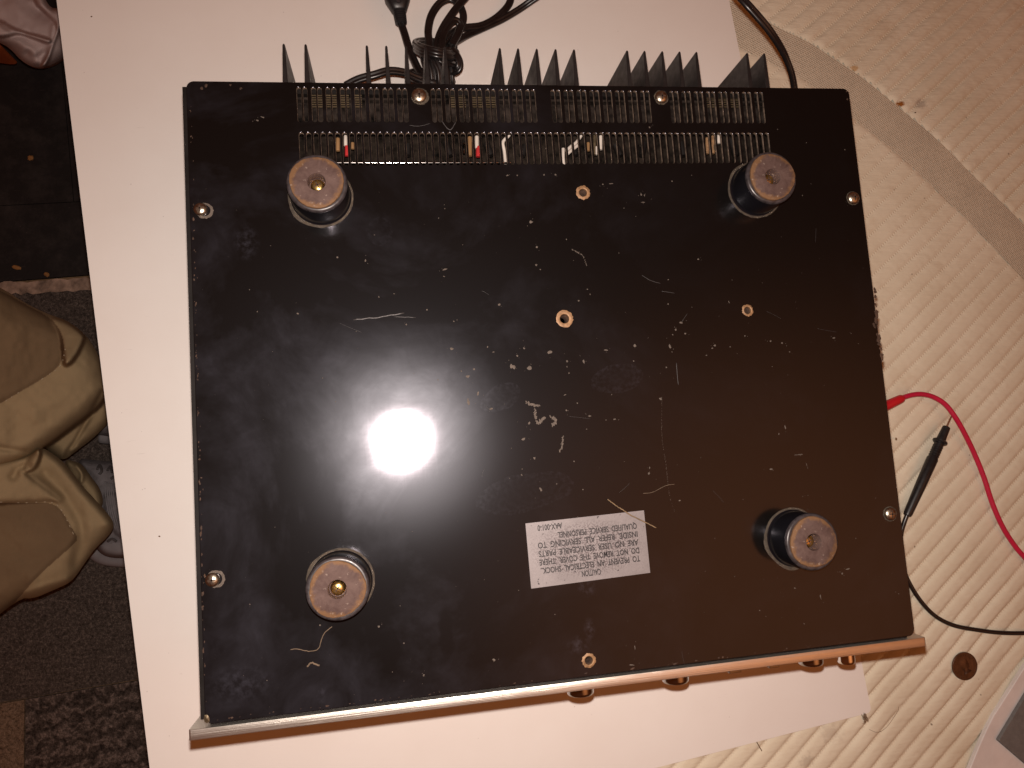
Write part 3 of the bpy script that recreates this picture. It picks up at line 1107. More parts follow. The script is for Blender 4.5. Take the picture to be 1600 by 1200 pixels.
# parts inside, glimpsed through the ventilation slots
mb = MB(); mb.box(-0.19, 0.19, 0.095, 0.1660, 0.1195, 0.1210)
mb.build('circuit_board', M['pcb'], amp)
mb = MB(); mb.box(-0.15, 0.15, 0.1480, 0.1672, 0.1385, 0.1400); mb.box(-0.15, 0.15, 0.1674, 0.1688, 0.125, 0.1435)
mb.build('inner_rail', M['rail'], amp)
a, b = at(516, 254.3, 0.144), at(798, 254.3, 0.144)
mb = MB(); mb.tube([(a.x, a.y, 0.144), (b.x, b.y, 0.144)], 0.00055, 8)
mb.build('bracket_edge', M['chrome'], amp, 60)
for (ua, ub) in ((486, 504), (508, 546), (552, 566), (702, 728), (732, 776), (1103, 1117), (1120, 1136), (1138, 1156)):
    a, b = at(ua, 144, 0.1463), at(ub, 169, 0.1463)
    mb = MB()
    y0, y1 = min(a.y, b.y), max(a.y, b.y)
    nn = 7
    for k in range(nn):
        yy = y0 + (y1 - y0) * (k + 0.5) / nn
        mb.tube([(a.x, yy, 0.1463), (b.x, yy, 0.1463)], 0.00048, 6)
    mb.build('ribbed_terminal_block', M['brass_dull'], amp, 60)
wires = [[(790, 256), (788, 236), (786, 222), (794, 213), (797, 208)], [(881, 258), (880, 246), (880, 232)], [(884, 236), (892, 229), (901, 222), (908, 212)], [(886, 241), (894, 234), (903, 227)]]
for w in wires:
    mb = MB(); mb.tube(spline([at(u, v, 0.138) for u, v in w], 5), 0.00105, 8)
    mb.build('white_wire', M['white_wire'], amp, 60)
for (u, v0, v1, r, mt) in ((528, 217, 236, .0012, 'tan'), (540, 213, 228, .0011, 'white_wire'), (542, 229, 244, .0012, 'red_part'), (551, 224, 233, .0010, 'tan'), (734, 215, 244, .0014, 'tan'), (745, 214, 232, .0013, 'white_wire'), (747, 230, 245, .0014, 'red_part'),
                           (929, 212, 242, .0011, 'brass_dull'), (931, 230, 242, .0010, 'white_wire'), (938.5, 213, 234, .0011, 'white_wire'), (919, 224, 236, .0011, 'tan'), (1105, 216, 240, .0012, 'rust'), (1114, 213, 240, .0012, 'rust'), (1115, 228, 236, .0013, 'brass_dull'), (1123, 210, 224, .0011, 'white_wire'), (725, 224, 240, .0006, 'chrome')):
    a, b = at(u, v0, 0.139), at(u, v1, 0.139)
    mb = MB()
    mb.tube([(a.x, a.y, 0.139), (a.x + (b.x - a.x) * .1, a.y + (b.y - a.y) * .1, 0.1392), (b.x, b.y, 0.139)], r, 10)
    mb.build('resistor', M[mt], amp, 60)
for k in range(9):
    u = 640 + k * 62 + rng.uniform(-12, 12)
    a, b = at(u, 218 + rng.uniform(0, 12), 0.130), at(u + rng.uniform(-8, 8), 244, 0.130)
    mb = MB(); mb.tube([(a.x, a.y, 0.130), (b.x, b.y, 0.1305)], 0.0022, 10)
    mb.build('capacitor', M['steel_black'], amp, 60)

# caution label
lab = empty('caution_label', (0, 0, 0)); lab.parent = amp
ZL = H + 0.00035
cs = [Vector((-0.0300, -0.0868)), Vector((0.0404, -0.0853)), Vector((0.0409, -0.1211)), Vector((-0.0294, -0.1231))]
mb = MB()
mb.add([(c.x, c.y, H - 0.0001) for c in cs] + [(c.x, c.y, ZL) for c in cs], [(0, 1, 2, 3), (7, 6, 5, 4), (0, 4, 5, 1), (1, 5, 6, 2), (2, 6, 7, 3), (3, 7, 4, 0)])
o = mb.build('label_foil', M['label'], lab)
bm = bmesh.new(); bm.from_mesh(o.data); bmesh.ops.recalc_face_normals(bm, faces=bm.faces); bm.to_mesh(o.data); bm.free()


def label_pt(fx, fy):
    """fx from the image-right edge to the left, fy from the image-bottom edge up (the text's own x and -y)"""
    r = cs[2].lerp(cs[1], fy)
    l = cs[3].lerp(cs[0], fy)
    return r.lerp(l, fx)


for (s, fx0, fx1, fy) in (('CAUTION', 0.415, 0.575, 0.12), ('TO  PREVENT  AN  ELECTRICAL  SHOCK', 0.075, 0.895, 0.245), ('DO  NOT  REMOVE  THE  COVER.  THERE', 0.075, 0.915, 0.375),
                          ('ARE  NO  USER  SERVICEABLE  PARTS', 0.075, 0.915, 0.505), ('INSIDE.  REFER  ALL  SERVICING  TO', 0.075, 0.915, 0.635), ('QUALIFIED  SERVICE  PERSONNEL', 0.075, 0.745, 0.765), ('AAX-001-0', 0.70, 0.905, 0.905)):
    a = label_pt(fx0, fy); b = label_pt(fx1, fy)
    wd = (b - a).length
    me = text_mesh(s, 0.0046, wd)
    ang = math.atan2(b.y - a.y, b.x - a.x)
    o = link('printed_line', me, M['ink'], lab)
    o.rotation_euler = (0, 0, ang)
    # text baseline sits below its centre line (image-up is the text's down)
    off = Matrix.Rotation(ang, 2) @ Vector((0, -0.0016))
    o.location = (a.x + off.x, a.y + off.y, ZL + 0.00005)


# dust flecks, scuffs and chips on the underside
def fleck(mb, c, rx, ry, rot, h=0.00018, mi=0, rag=0.35):
    n = 8
    vs = []
    for k in range(n):
        a = 2 * PI * k / n
        q = 1 + rng.uniform(-rag, rag)
        x, y = rx * q * math.cos(a), ry * q * math.sin(a)
        vs.append((c.x + x * math.cos(rot) - y * math.sin(rot), c.y + x * math.sin(rot) + y * math.cos(rot), c.z + 0.00002))
    vs.append((c.x, c.y, c.z + h))
    mb.add(vs, [(k, (k + 1) % n, n) for k in range(n)], mi)


FL = [(695, 326, 2, 2), (695, 421, 10, 3), (694, 432, 5, 2), (592, 464, 2, 4), (616, 459, 3, 2), (667, 484, 3, 3), (780, 476, 5, 5), (709, 502, 3, 3), (714, 500, 2, 2), (635, 507, 3, 3), (706, 545, 7, 5), (721, 580, 3, 3), (741, 577, 4, 4), (731, 588, 8, 6), (762, 542, 3, 3), (771, 550, 4, 3), (799, 572, 6, 9), (585, 367, 3, 2), (571, 407, 3, 5), (527, 402, 4, 3), (465, 490, 4, 3), (402, 487, 3, 3), (410, 183, 8, 3), (402, 188, 5, 3),
      (830, 347, 7, 7), (885, 374, 3, 3), (839, 386, 5, 4), (838, 414, 4, 4), (844, 421, 3, 2), (904, 470, 4, 3), (922, 460, 2, 3), (918, 452, 3, 2), (859, 550, 9, 7), (827, 575, 9, 8), (803, 573, 6, 9), (912, 565, 4, 9), (886, 564, 4, 5), (886, 573, 2, 3), (889, 583, 3, 3), (819, 544, 5, 4), (808, 556, 4, 4), (992, 540, 5, 8), (1047, 541, 5, 9), (947, 547, 8, 3), (1064, 504, 7, 4), (1056, 515, 4, 4), (1071, 521, 5, 3), (1051, 523, 3, 3), (1117, 540, 6, 5), (1113, 544, 4, 3), (1104, 555, 4, 3), (1164, 525, 3, 3), (1141, 542, 4, 2), (1044, 437, 4, 2), (1044, 475, 3, 3), (1139, 472, 2, 6), (1091, 405, 4, 4), (1002, 304, 3, 5), (1007, 305, 3, 5), (1005, 316, 9, 2), (975, 325, 2, 3), (1050, 550, 2, 3), (990, 564, 3, 3), (1041, 574, 3, 3), (1081, 480, 2, 2),
      (732, 628, 5, 14), (747, 615, 4, 12), (767, 639, 7, 4), (818, 686, 9, 5), (885, 641, 4, 4), (921, 650, 7, 3), (947, 656, 3, 2), (960, 655, 5, 3), (883, 617, 6, 2), (902, 630, 3, 3), (815, 742, 3, 4), (816, 733, 3, 2), (835, 716, 5, 4), (897, 721, 3, 3), (1015, 731, 3, 4), (1014, 740, 5, 5), (845, 765, 4, 9), (870, 756, 3, 3), (911, 765, 3, 3), (1032, 623, 6, 5), (827, 661, 4, 8), (1062, 782, 4, 3),
      (1227, 668, 2.5, 9), (1217, 678, 2, 5), (1205, 733, 8, 4), (1240, 799, 5, 4), (1325, 889, 11, 3), (1316, 896, 4, 4), (1204, 533, 5, 4), (1222, 536, 4, 4), (1234, 550, 3, 3), (1330, 521, 2, 2), (1303, 528, 8, 5), (1296, 824, 2, 2),
      (772, 1031, 6, 5), (662, 1055, 4, 4), (592, 979, 5, 4), (613, 1050, 2, 2), (867, 960, 2, 2), (992, 1012, 2, 11), (987, 1039, 11, 3), (1242, 919, 4, 3), (1282, 932, 2.5, 10), (631, 1005, 3, 4), (500, 977, 3, 3),
      (942, 288, 4, 4), (955, 287, 12, 2), (1000, 228, 2, 2), (1015, 199, 4, 4), (853, 232, 3, 2), (793, 274, 6, 3), (808, 274, 3, 3), (850, 273, 4, 3), (868, 273, 5, 4), (1050, 283, 3, 3), (1215, 202, 3, 3), (1260, 223, 2, 2), (1320, 234, 3, 3)]
mb = MB()
for (u, v, w, h) in FL:
    c = at(u, v, H)
    k = 0.00038 * 0.36
    fleck(mb, c, w * k, h * k, rng.uniform(-0.4, 0.4), mi=0)
    for _ in range(2 if w * h > 12 else 0):
        cc = at(u + rng.normal(0, w), v + rng.normal(0, h), H)
        fleck(mb, cc, k * rng.uniform(0.8, 1.8), k * rng.uniform(0.8, 1.8), 0)
for _ in range(260):
    x, y = rng.uniform(-0.2, 0.2), rng.uniform(-0.17, 0.12)
    r = 0.00009 + 0.00020 * rng.random() ** 4
    fleck(mb, Vector((x, y, H)), r * rng.uniform(.7, 1.6), r, rng.uniform(0, 3))
o = mb.build('dust_flecks', M['dust'], amp); o['kind'] = 'stuff'


def streak(name, px, r, mat, parent, z=H, m=6, flat=0.4):
    P = spline([at(u, v, z) for u, v in px], m)
    n = 6
    P = [p + Vector((rng.normal(0, r * 0.25), rng.normal(0, r * 0.25), r * flat)) for p in P]
    mb = MB()
    vs, fs = sweep(P, [(r * math.cos(2 * PI * k / n), r * flat * math.sin(2 * PI * k / n)) for k in range(n)])
    mb.add(vs, fs)
    return mb.build(name, mat, parent, 180)


# scuff marks and long scratches
for (px, r, mt) in (([(821, 628), (830, 632), (843, 634)], 0.0006, 'dust'), ([(834, 634), (837, 650), (840, 661), (846, 657), (851, 652)], 0.0006, 'dust'), ([(860, 651), (867, 655), (868, 661), (863, 664)], 0.0006, 'dust'),
                    ([(880, 681), (878, 697), (874, 707)], 0.0005, 'dust'), ([(552, 499.5), (590, 496), (632, 489)], 0.00045, 'scratch'), ([(615, 495), (650, 496)], 0.0002, 'scratch'),
                    ([(1034, 624), (1034, 652), (1034, 675), (1036, 697), (1040, 722), (1042, 740), (1046, 772), (1054, 801)], 0.00017, 'dust'), ([(1057, 567), (1058, 584), (1060, 601)], 0.0002, 'scratch'),
                    ([(1074, 490), (1064, 505)], 0.00012, 'scratch'), ([(1003, 430), (1016, 438), (1032, 443)], 0.00014, 'scratch'), ([(1034, 455), (1054, 458)], 0.00014, 'scratch'), ([(894, 390), (902, 394), (910, 399), (917, 415)], 0.0003, 'dust'),
                    ([(1259, 722), (1262, 732)], 0.0002, 'dust'), ([(1242, 711), (1254, 710)], 0.00025, 'dust'), ([(690, 189), (703, 203), (712, 191)], 0.0003, 'scratch'), ([(640, 196), (655, 197), (672, 193)], 0.00015, 'scratch')):
    if mt == 'scratch':
        streak('scratch', px, r, M[mt], amp)
        continue
    mb = MB()
    L = spline([at(u, v, H) for u, v in px], 14)
    for p in L:
        if rng.random() < 0.30: continue
        for _ in range(2):
            q = p + Vector((rng.normal(0, r * 0.55), rng.normal(0, r * 0.55), 0))
            fleck(mb, q, r * rng.uniform(.3, .85), r * rng.uniform(.4, 1.1), rng.uniform(-.5, .5), 0.00008, rag=0.45)
    mb.build('dust_trail', M['dust'], amp)['kind'] = 'stuff'
for _ in range(12):
    u, v = rng.uniform(340, 1350), rng.uniform(290, 1030)
    a = rng.uniform(0, PI); l = rng.uniform(8, 42)
    bend = rng.uniform(-1, 1)
    streak('scratch', [(u, v), (u + l * math.cos(a) * .5 + bend, v + l * math.sin(a) * .5), (u + l * math.cos(a), v + l * math.sin(a))], 0.00006, M['scratch'], amp, flat=0.5)

# chipped paint: right edge, corners and along the left fold
mb = MB()
for k in range(34):
    t = rng.random()
    v = 452 + t * 118
    lx = 1357 + (v - 400) * (1389 - 1357) / 300
    w = 9 * math.exp(-((v - 505) / 38) ** 2)
    u = lx + 6 - abs(rng.normal(0, 0.35)) * w - 1.5
    c = at(u, v, H)
    fleck(mb, c, 0.0009 * rng.uniform(.4, 1.3), 0.0014 * rng.uniform(.4, 1.4), rng.uniform(-.4, .4), 0.00012)
for (u, v, w) in ((1323, 143, 3), (1324, 155, 4), (315, 138, 5), (322, 134, 6), (360, 133, 4), (376, 138, 5)):
    fleck(mb, at(u, v, H), w * 0.00016, w * 0.00016, 0, 0.0001)
for k in range(90):
    t = rng.random()
    v = 150 + t * 960
    u = 296 + t * 24 + abs(rng.normal(0, 2.2))
    s = 0.00016 + 0.0005 * rng.random() ** 4
    fleck(mb, at(u, v, H), s, s * rng.uniform(.8, 3), 0, 0.0001)
for k in range(60):
    t = rng.random()
    u = 330 + t * 1080
    v = 1127 - t * 133 - abs(rng.normal(0, 2))
    s = 0.00014 + 0.0004 * rng.random() ** 4
    fleck(mb, at(u, v, H), s * rng.uniform(.8, 3), s, 0.1, 0.0001)
o = mb.build('paint_chips', M['rust_and_shade'], amp); o['kind'] = 'stuff'
mb = MB()
c = at(323.5, 1122.5, H)
fleck(mb, c, 0.0013, 0.0020, 0, 0.0004)
mb.build('brass_chip', M['brass_dull'], amp)

# lint and straw lying on the underside
o = streak('lint_thread', [(519, 979), (507, 989), (502, 1000), (497, 1014), (482, 1017.5), (465, 1014), (454, 1015)], 0.00024, M['lint'], None, H + 0.0002)
tag(o, 'curled tan lint thread on the black underside below the front left foot', 'lint')
o = streak('lint_thread', [(480, 1042), (487, 1035.5), (499, 1040)], 0.0005, M['lint'], None, H + 0.0002)
tag(o, 'short V-shaped brown lint bit near the front edge of the underside', 'lint')
o = streak('straw', [(949, 780), (960, 788.5), (973, 796.5), (986, 805.5), (1006, 815), (1025, 824.5)], 0.00034, M['straw'], None, H + 0.0008, flat=0.8)
tag(o, 'dry straw lying across the upper right corner of the caution label', 'straw')
o = streak('lint_thread', [(1005, 771), (1020, 769), (1040, 759), (1054, 756.5)], 0.00013, M['lint'], None, H + 0.0002)
tag(o, 'thin pale hair beside the long scratch above the caution label', 'hair')

# ================================================================== mains cord, bundled behind the amplifier
cordt = tag(empty('power_cord', (-0.07, 0.23, 0.0)), 'black two-core mains cord bundled behind the heatsink fins with its plug', 'cord')
ZP = zip_prof(0.00165)


def cord_piece(px, m=8, prof=ZP, twist=0.0):
    P = spline([at(u, v, z) for (u, v, z) in px], m)
    vs, fs = sweep(P, prof)
    mb = MB(); mb.add(vs, fs)
    o = mb.build('cord', M['cord'])
    bm = bmesh.new(); bm.from_mesh(o.data); bmesh.ops.recalc_face_normals(bm, faces=bm.faces); bm.to_mesh(o.data); bm.free()
    o.data.polygons.foreach_set('use_smooth', [True] * len(o.data.polygons))
    o.data.set_sharp_from_angle(angle=math.radians(70))
    to_local(o, cordt)
    return o


# from the amplifier's rear right, up in an arch out of the picture, back to the bundle
arch = [(1243, 152, .105), (1241, 136, .112), (1236, 112, .122), (1224, 82, .136), (1204, 50, .146), (1181, 22, .150), (1158, -3, .150), (1120, -42, .140), (1060, -85, .11), (980, -85, .07), (900, -45, .035), (838, -4, .016), (812, 14, .010), (785, 30, .009), (757, 43, .010), (730, 55, .014), (708, 68, .022), (690, 84, .03)]
vs, fs = sweep(spline([at(u, v, z) for (u, v, z) in arch], 10), zip_prof(0.00155))
mb = MB(); mb.add(vs, fs)
o = mb.build('cord', M['cord'], None, 70)
to_local(o, cordt)
cord_piece([(802, -30, .008), (799, -6, .008), (793, 10, .008), (775, 28, .009), (752, 40, .011), (722, 44, .016), (705, 53, .022), (690, 70, .03)])
cord_piece([(672, 100, .03), (671, 70, .026), (669, 48, .022), (674, 24, .020), (687, 5, .020), (703, -2, .020), (717, 7, .020), (724, 24, .020), (720, 42, .020), (711, 58, .022), (704, 80, .028)])
cord_piece([(682, 100, .034), (684, 66, .030), (692, 44, .028), (706, 22, .026), (722, 2, .024), (740, -16, .022), (765, -30, .018), (802, -30, .008)])
cord_piece([(690, 92, .034), (691, 62, .031), (697, 45, .028), (706, 34, .026), (714, 33, .025), (719, 41, .024), (715, 54, .025), (706, 70, .028)])
cord_piece([(540, 134, .045), (560, 124, .048), (585, 117, .050), (607, 111, .050), (630, 113, .048), (650, 121, .044), (676, 131, .04)])
cord_piece([(626.5, 36, .020), (632, 52, .021), (638, 72, .024), (646, 92, .028), (655, 110, .034), (668, 126, .038)])
# turns wound round the bundle
def coil(cu, cv, ru, rv, z0, turns, dz, tilt, drift, ph=0.0):
    pts = []
    n = int(14 * turns)
    for k in range(n + 1):
        a = 2 * PI * k / 14 + ph
        u = cu + ru * math.cos(a) + drift[0] * k / 14
        v = cv + tilt * ru * math.cos(a) - rv * math.sin(a) * 0.5 + drift[1] * k / 14
        z = z0 + dz * (1 + math.sin(a - PI / 2 + PI)) * 0.5
        z = z0 + dz * (0.5 - 0.5 * math.sin(a))
        pts.append((u, v, z))
    return pts


cord_piece(coil(681, 71, 31, 12, 0.010, 2.7, 0.044, 0.20, (0.3, 5.0), 0.4), 4)
cord_piece(coil(684, 84, 28, 12, 0.010, 1.3, 0.040, 0.45, (1.5, 4.0), 1.4), 4)
cord_piece(coil(674, 117, 32, 8, 0.010, 1.8, 0.034, 0.12, (0, 7.0), 2.0), 4)
for (a, b, z) in ((662, 668, .036), (670, 676, .043), (678, 687, .046), (688, 696, .043), (698, 703, .036)):
    cord_piece([(a, 76, z), (a + 1, 92, z + .004), (b, 110, z + .003), (b + 2, 130, z), (b + 3, 142, z)])
cord_piece([(706, 78, .04), (714, 88, .044), (718, 99, .044), (715, 109, .042), (706, 113, .038), (694, 108, .036)])
# plug: moulded body, ribbed strain relief, blades
pg = empty('plug', (0, 0, 0))
A = at(619, -14, .022); B = at(627, 38, .021)
ax = (B - A); ln = ax.length; ax.normalize()
sd = ax.cross(Vector((0, 0, 1))).normalized(); up = sd.cross(ax)
def plug_section(t, w, h, n=20, e=3.0):
    c = A + ax * (ln * t)
    out = []
    for k in range(n):
        a = 2 * PI * k / n
        cx, cy = math.cos(a), math.sin(a)
        out.append(c + sd * (w * math.copysign(abs(cx) ** (2 / e), cx)) + up * (h * math.copysign(abs(cy) ** (2 / e), cy)))
    return out
mb = MB()
secs = [(-0.35, .0092, .0056), (-0.25, .0105, .0064), (0.05, .0106, .0068), (0.28, .0100, .0068), (0.45, .0078, .0062), (0.6, .0060, .0054)]
for k in range(6):
    t = 0.62 + k * 0.062
    secs += [(t, .0052 - k * .0001, .0047), (t + 0.02, .0052 - k * .0001, .0047), (t + 0.031, .0045 - k * .0001, .0040), (t + 0.055, .0045 - k * .0001, .0040)]
vs, fs = [], []
for s in secs: vs += plug_section(*s)
n = 20
for j in range(len(secs) - 1):
    for k in range(n):
        fs.append((j * n + k, j * n + (k + 1) % n, (j + 1) * n + (k + 1) % n, (j + 1) * n + k))
fs += [tuple(reversed(range(n))), tuple((len(secs) - 1) * n + k for k in range(n))]
mb.add(vs, fs)
o = mb.build('plug_body', M['probe'], None, 50)
bm = bmesh.new(); bm.from_mesh(o.data); bmesh.ops.recalc_face_normals(bm, faces=bm.faces); bm.to_mesh(o.data); bm.free()
o.parent = pg
for s in (-1, 1):
    mb = MB()
    c0 = A + ax * (ln * -0.34) + sd * (0.0062 * s); c1 = c0 - ax * 0.017
    w, h = sd * 0.0008, up * 0.0032
    mb.add([c0 - w - h, c0 + w - h, c0 + w + h, c0 - w + h, c1 - w - h, c1 + w - h, c1 + w + h, c1 - w + h], [(0, 1, 2, 3), (7, 6, 5, 4), (0, 4, 5, 1), (1, 5, 6, 2), (2, 6, 7, 3), (3, 7, 4, 0)])
    b = mb.build('plug_blade', M['brass']); b.parent = pg
# raised grip ridge on the plug's face
mb = MB()
vs = []
for (t, w) in ((-0.3, .0042), (0.1, .0040), (0.35, .0028), (0.5, .0012)):
    c = A + ax * (ln * t) + up * (0.0063 if t < 0.3 else 0.0058)
    vs += [c - sd * w, c + sd * w, c + sd * (w * .8) + up * .0011, c - sd * (w * .8) + up * .0011]
fs = []
for j in range(3):
    for k in range(4):
        fs.append((j * 4 + k, j * 4 + (k + 1) % 4, (j + 1) * 4 + (k + 1) % 4, (j + 1) * 4 + k))
fs += [(3, 2, 1, 0), (12, 13, 14, 15)]
mb.add(vs, fs)
r_ = mb.build('grip_ridge', M['rim'])
r_.parent = pg
to_local(pg, cordt)

# ================================================================== test leads on the mattress
ZM = -0.0022
rl = tag(empty('red_test_lead', tuple(at(1400, 630, ZM))), 'red meter lead with red probe handle half hidden under the amplifier', 'test lead')
P = spline([at(*q) for q in ((1408, 622, .006), (1425, 617, .006), (1442, 616, .006), (1460, 621, .006), (1477, 632, .007), (1492, 651, .0075), (1506, 675, .006), (1522, 708, .003), (1537, 745, .002), (1550, 785, .0018), (1566, 822, .002), (1585, 852, .002), (1604, 874, .002), (1640, 910, .002), (1700, 950, .002))], 8)
mb = MB(); mb.tube(P, 0.0021, 14)
to_local(mb.build('lead_wire', M['red'], None, 60), rl)
a, b = at(1411, 621.5, .006), at(1350, 650, .005)
dv = (b - a)
mb = MB()
vs, fs = [], []
path = [a + dv * t for t in (0, .03, .08, .3, .6, 1.0)]
n = 16
for p, r in zip(path, (.0024, .0033, .0037, .0040, .0044, .0048)):
    s_, = [dv.normalized().cross(Vector((0, 0, 1))).normalized()]
    w_ = s_.cross(dv.normalized())
    for k in range(n):
        an = 2 * PI * k / n
        vs.append(p + s_ * (r * math.cos(an)) + w_ * (r * math.sin(an)))
for j in range(len(path) - 1):
    for k in range(n):
        fs.append((j * n + k, j * n + (k + 1) % n, (j + 1) * n + (k + 1) % n, (j + 1) * n + k))
fs += [tuple(reversed(range(n))), tuple((len(path) - 1) * n + k for k in range(n))]
mb.add(vs, fs)
to_local(mb.build('probe_handle', M['red_handle'], None, 50), rl)

bl = tag(empty('black_test_lead', tuple(at(1450, 740, ZM))), 'black meter probe with finger guard and bare tip, its lead curving to the right', 'test lead')
T0, T1 = at(1487, 649, .0055), at(1417, 806, .0030)
dv = T1 - T0; LN = dv.length; dv.normalize()
s_ = dv.cross(Vector((0, 0, 1))).normalized(); w_ = s_.cross(dv)


def turned(name, prof, mat, flat=1.0, n=20):
    vs, fs = [], []
    for (t, r) in prof:
        for k in range(n):
            an = 2 * PI * k / n
            vs.append(T0 + dv * (t * LN) + s_ * (r * math.cos(an)) + w_ * (r * flat * math.sin(an)))
    for j in range(len(prof) - 1):
        for k in range(n):
            fs.append((j * n + k, j * n + (k + 1) % n, (j + 1) * n + (k + 1) % n, (j + 1) * n + k))
    fs += [tuple(reversed(range(n))), tuple((len(prof) - 1) * n + k for k in range(n))]
    mb = MB(); mb.add(vs, fs)
    o = mb.build(name, mat, None, 40)
    bm = bmesh.new(); bm.from_mesh(o.data); bmesh.ops.recalc_face_normals(bm, faces=bm.faces); bm.to_mesh(o.data); bm.free()
    to_local(o, bl)
    return o


turned('probe_tip', [(0.0, .0003), (0.02, .0007), (0.14, .0008)], M['tip'])
turned('probe_nose', [(0.115, .0024), (0.12, .0030), (0.20, .0034), (0.255, .0037)], M['probe'])
turned('finger_guard', [(0.252, .0050), (0.258, .0058), (0.272, .0058), (0.280, .0050)], M['probe'])
turned('probe_handle', [(0.278, .0036), (0.30, .0038), (0.42, .0038), (0.435, .0045), (0.70, .0042), (0.97, .0035), (0.995, .0030), (1.0, .0022)], M['probe'])
for k in range(5):
    turned('grip_ring', [(0.31 + k * .022, .0038), (0.313 + k * .022, .0041), (0.319 + k * .022, .0041), (0.322 + k * .022, .0038)], M['probe'])
P = spline([at(*q) for q in ((1418, 803, .003), (1413, 816, .002), (1408, 835, .0016), (1407, 862, .0014), (1412, 890, .0014), (1423, 915, .0014), (1440, 941, .0014), (1462, 963, .0014), (1490, 977, .0014), (1525, 984, .0014), (1562, 988.5, .0014), (1605, 989, .0014), (1680, 985, .0014))], 8)
mb = MB(); mb.tube(P, 0.0018, 12)
to_local(mb.build('lead_wire', M['cord'], None, 60), bl)

# ================================================================== coin
c = at(1508, 1041, 0.0006)
coin = tag(empty('coin', (c.x, c.y, -0.0008)), 'dark copper-brown coin lying on the quilted mattress', 'coin')
coin.rotation_euler = (math.radians(2), math.radians(-2), 0.4)
R = 0.01155
mb = MB()
mb.lathe([(R * .985, 0), (R, 0.0002), (R, 0.0014), (R * .985, 0.0016), (R * .945, 0.0016), (R * .93, 0.00135), (R * .5, 0.00135), (R * .02, 0.00135)], 64)
mb.build('coin_disc', M['copper'], coin, 40)
# raised relief of the struck face: a bust-like hump and a ring of short marks for the legend
mb = MB()
n = 20
outl = [(0.10, .55), (0.30, .48), (0.36, .28), (0.30, .10), (0.40, .02), (0.30, -.06), (0.32, -.2), (0.12, -.26), (0.18, -.45), (0.34, -.56), (-.38, -.56), (-.22, -.38), (-.30, -.1), (-.38, .18), (-.28, .44), (-.08, .56)]
vs = [(x * R, y * R, 0.00135) for x, y in outl] + [(x * R * .82, y * R * .86, 0.00166) for x, y in outl] + [(0, 0, 0.00178)]
k_ = len(outl)
fs = [(i, (i + 1) % k_, (i + 1) % k_ + k_, i + k_) for i in range(k_)] + [(i + k_, (i + 1) % k_ + k_, 2 * k_) for i in range(k_)]
mb.add(vs, [tuple(reversed(f)) for f in fs])
o = mb.build('coin_relief', M['copper'], coin, 180)
bm = bmesh.new(); bm.from_mesh(o.data); bmesh.ops.recalc_face_normals(bm, faces=bm.faces); bm.to_mesh(o.data); bm.free()
if o.data.polygons[-1].normal.z < 0: o.data.flip_normals()
mb = MB()
for k in range(26):
    a = 2 * PI * k / 26
    if 4.2 < a < 5.2: continue
    ca, sa = math.cos(a), math.sin(a)
    for (dr, dt_) in ((0, 0),):
        r0, r1, w = R * .74, R * .86, R * .025
        p = [(r0 * ca - w * sa, r0 * sa + w * ca), (r1 * ca - w * sa, r1 * sa + w * ca), (r1 * ca + w * sa, r1 * sa - w * ca), (r0 * ca + w * sa, r0 * sa - w * ca)]
        mb.add([(x, y, 0.00134) for x, y in p] + [(x, y, 0.00166) for x, y in p], [(7, 6, 5, 4), (0, 1, 5, 4), (1, 2, 6, 5), (2, 3, 7, 6), (3, 0, 4, 7)])
mb.build('coin_legend_marks', M['copper'], coin)

# ================================================================== white sheet and grey case, lower right corner
sh = [(1612, 1026), (1600, 1044), (1576, 1082), (1552, 1119), (1541, 1141), (1529, 1168), (1516, 1200), (1500, 1240), (1484, 1290), (1750, 1330), (1750, 1050)]
n = len(sh)
zs = 0.0016
mb = MB()
P = [at(u, v, zs) for u, v in sh]
# rolled edge: three rows from the lower face up over a soft fold
cen = at(1680, 1180, zs)
rows = [(0.0, -0.0035), (0.0, -0.0004), (0.0004, 0.0002), (0.0010, 0.0002), (0.0030, -0.0001)]
vs = []
for (ins, dz) in rows:
    for p in P:
        d = (cen - p); d.z = 0; d.normalize()
        q = p + d * ins
        vs.append((q.x, q.y, zs + dz))
vs.append((cen.x, cen.y, zs - 0.0001))
fs = []
for j in range(len(rows) - 1):
    for k in range(n):
        k2 = (k + 1) % n
        fs.append((j * n + k, j * n + k2, (j + 1) * n + k2, (j + 1) * n + k))
for k in range(n):
    fs.append(((len(rows) - 1) * n + k, (len(rows) - 1) * n + (k + 1) % n, len(vs) - 1))
mb.add(vs, fs)
o = mb.build('white_sheet', M['paper'], None, 25)
bm = bmesh.new(); bm.from_mesh(o.data); bmesh.ops.recalc_face_normals(bm, faces=bm.faces); bm.to_mesh(o.data); bm.free()
tag(o, 'white sheet with a rolled edge on the mattress under the grey case corner', 'sheet')
c0 = at(1560.5, 1157.5, 0.005); ca = at(1600, 1092, 0.005); cb = at(1600, 1191, 0.005)
ua = (ca - c0).normalized(); ub = (cb - c0); ub = (ub - ua * ub.dot(ua)).normalized()
pts = []
case_l = []
for (x, y) in rr(0, 0.22, 0, 0.16, 0.0012, 4):
    q = c0 + ua * x + ub * y
    case_l.append(q)
n = len(case_l)
mb = MB()
ctr = sum(case_l, Vector()) / n
vs = [(p.x, p.y, 0.0019) for p in case_l] + [(p.x, p.y, 0.0046) for p in case_l] + [tuple(Vector((p.x, p.y, 0.005)) + (ctr - p).normalized() * 0.0004) for p in case_l]
fs = [tuple(range(n)), tuple(reversed(range(2 * n, 3 * n)))]
for j in range(2):
    fs += [(j * n + k, j * n + (k + 1) % n, (j + 1) * n + (k + 1) % n, (j + 1) * n + k) for k in range(n)]
mb.add(vs, fs)
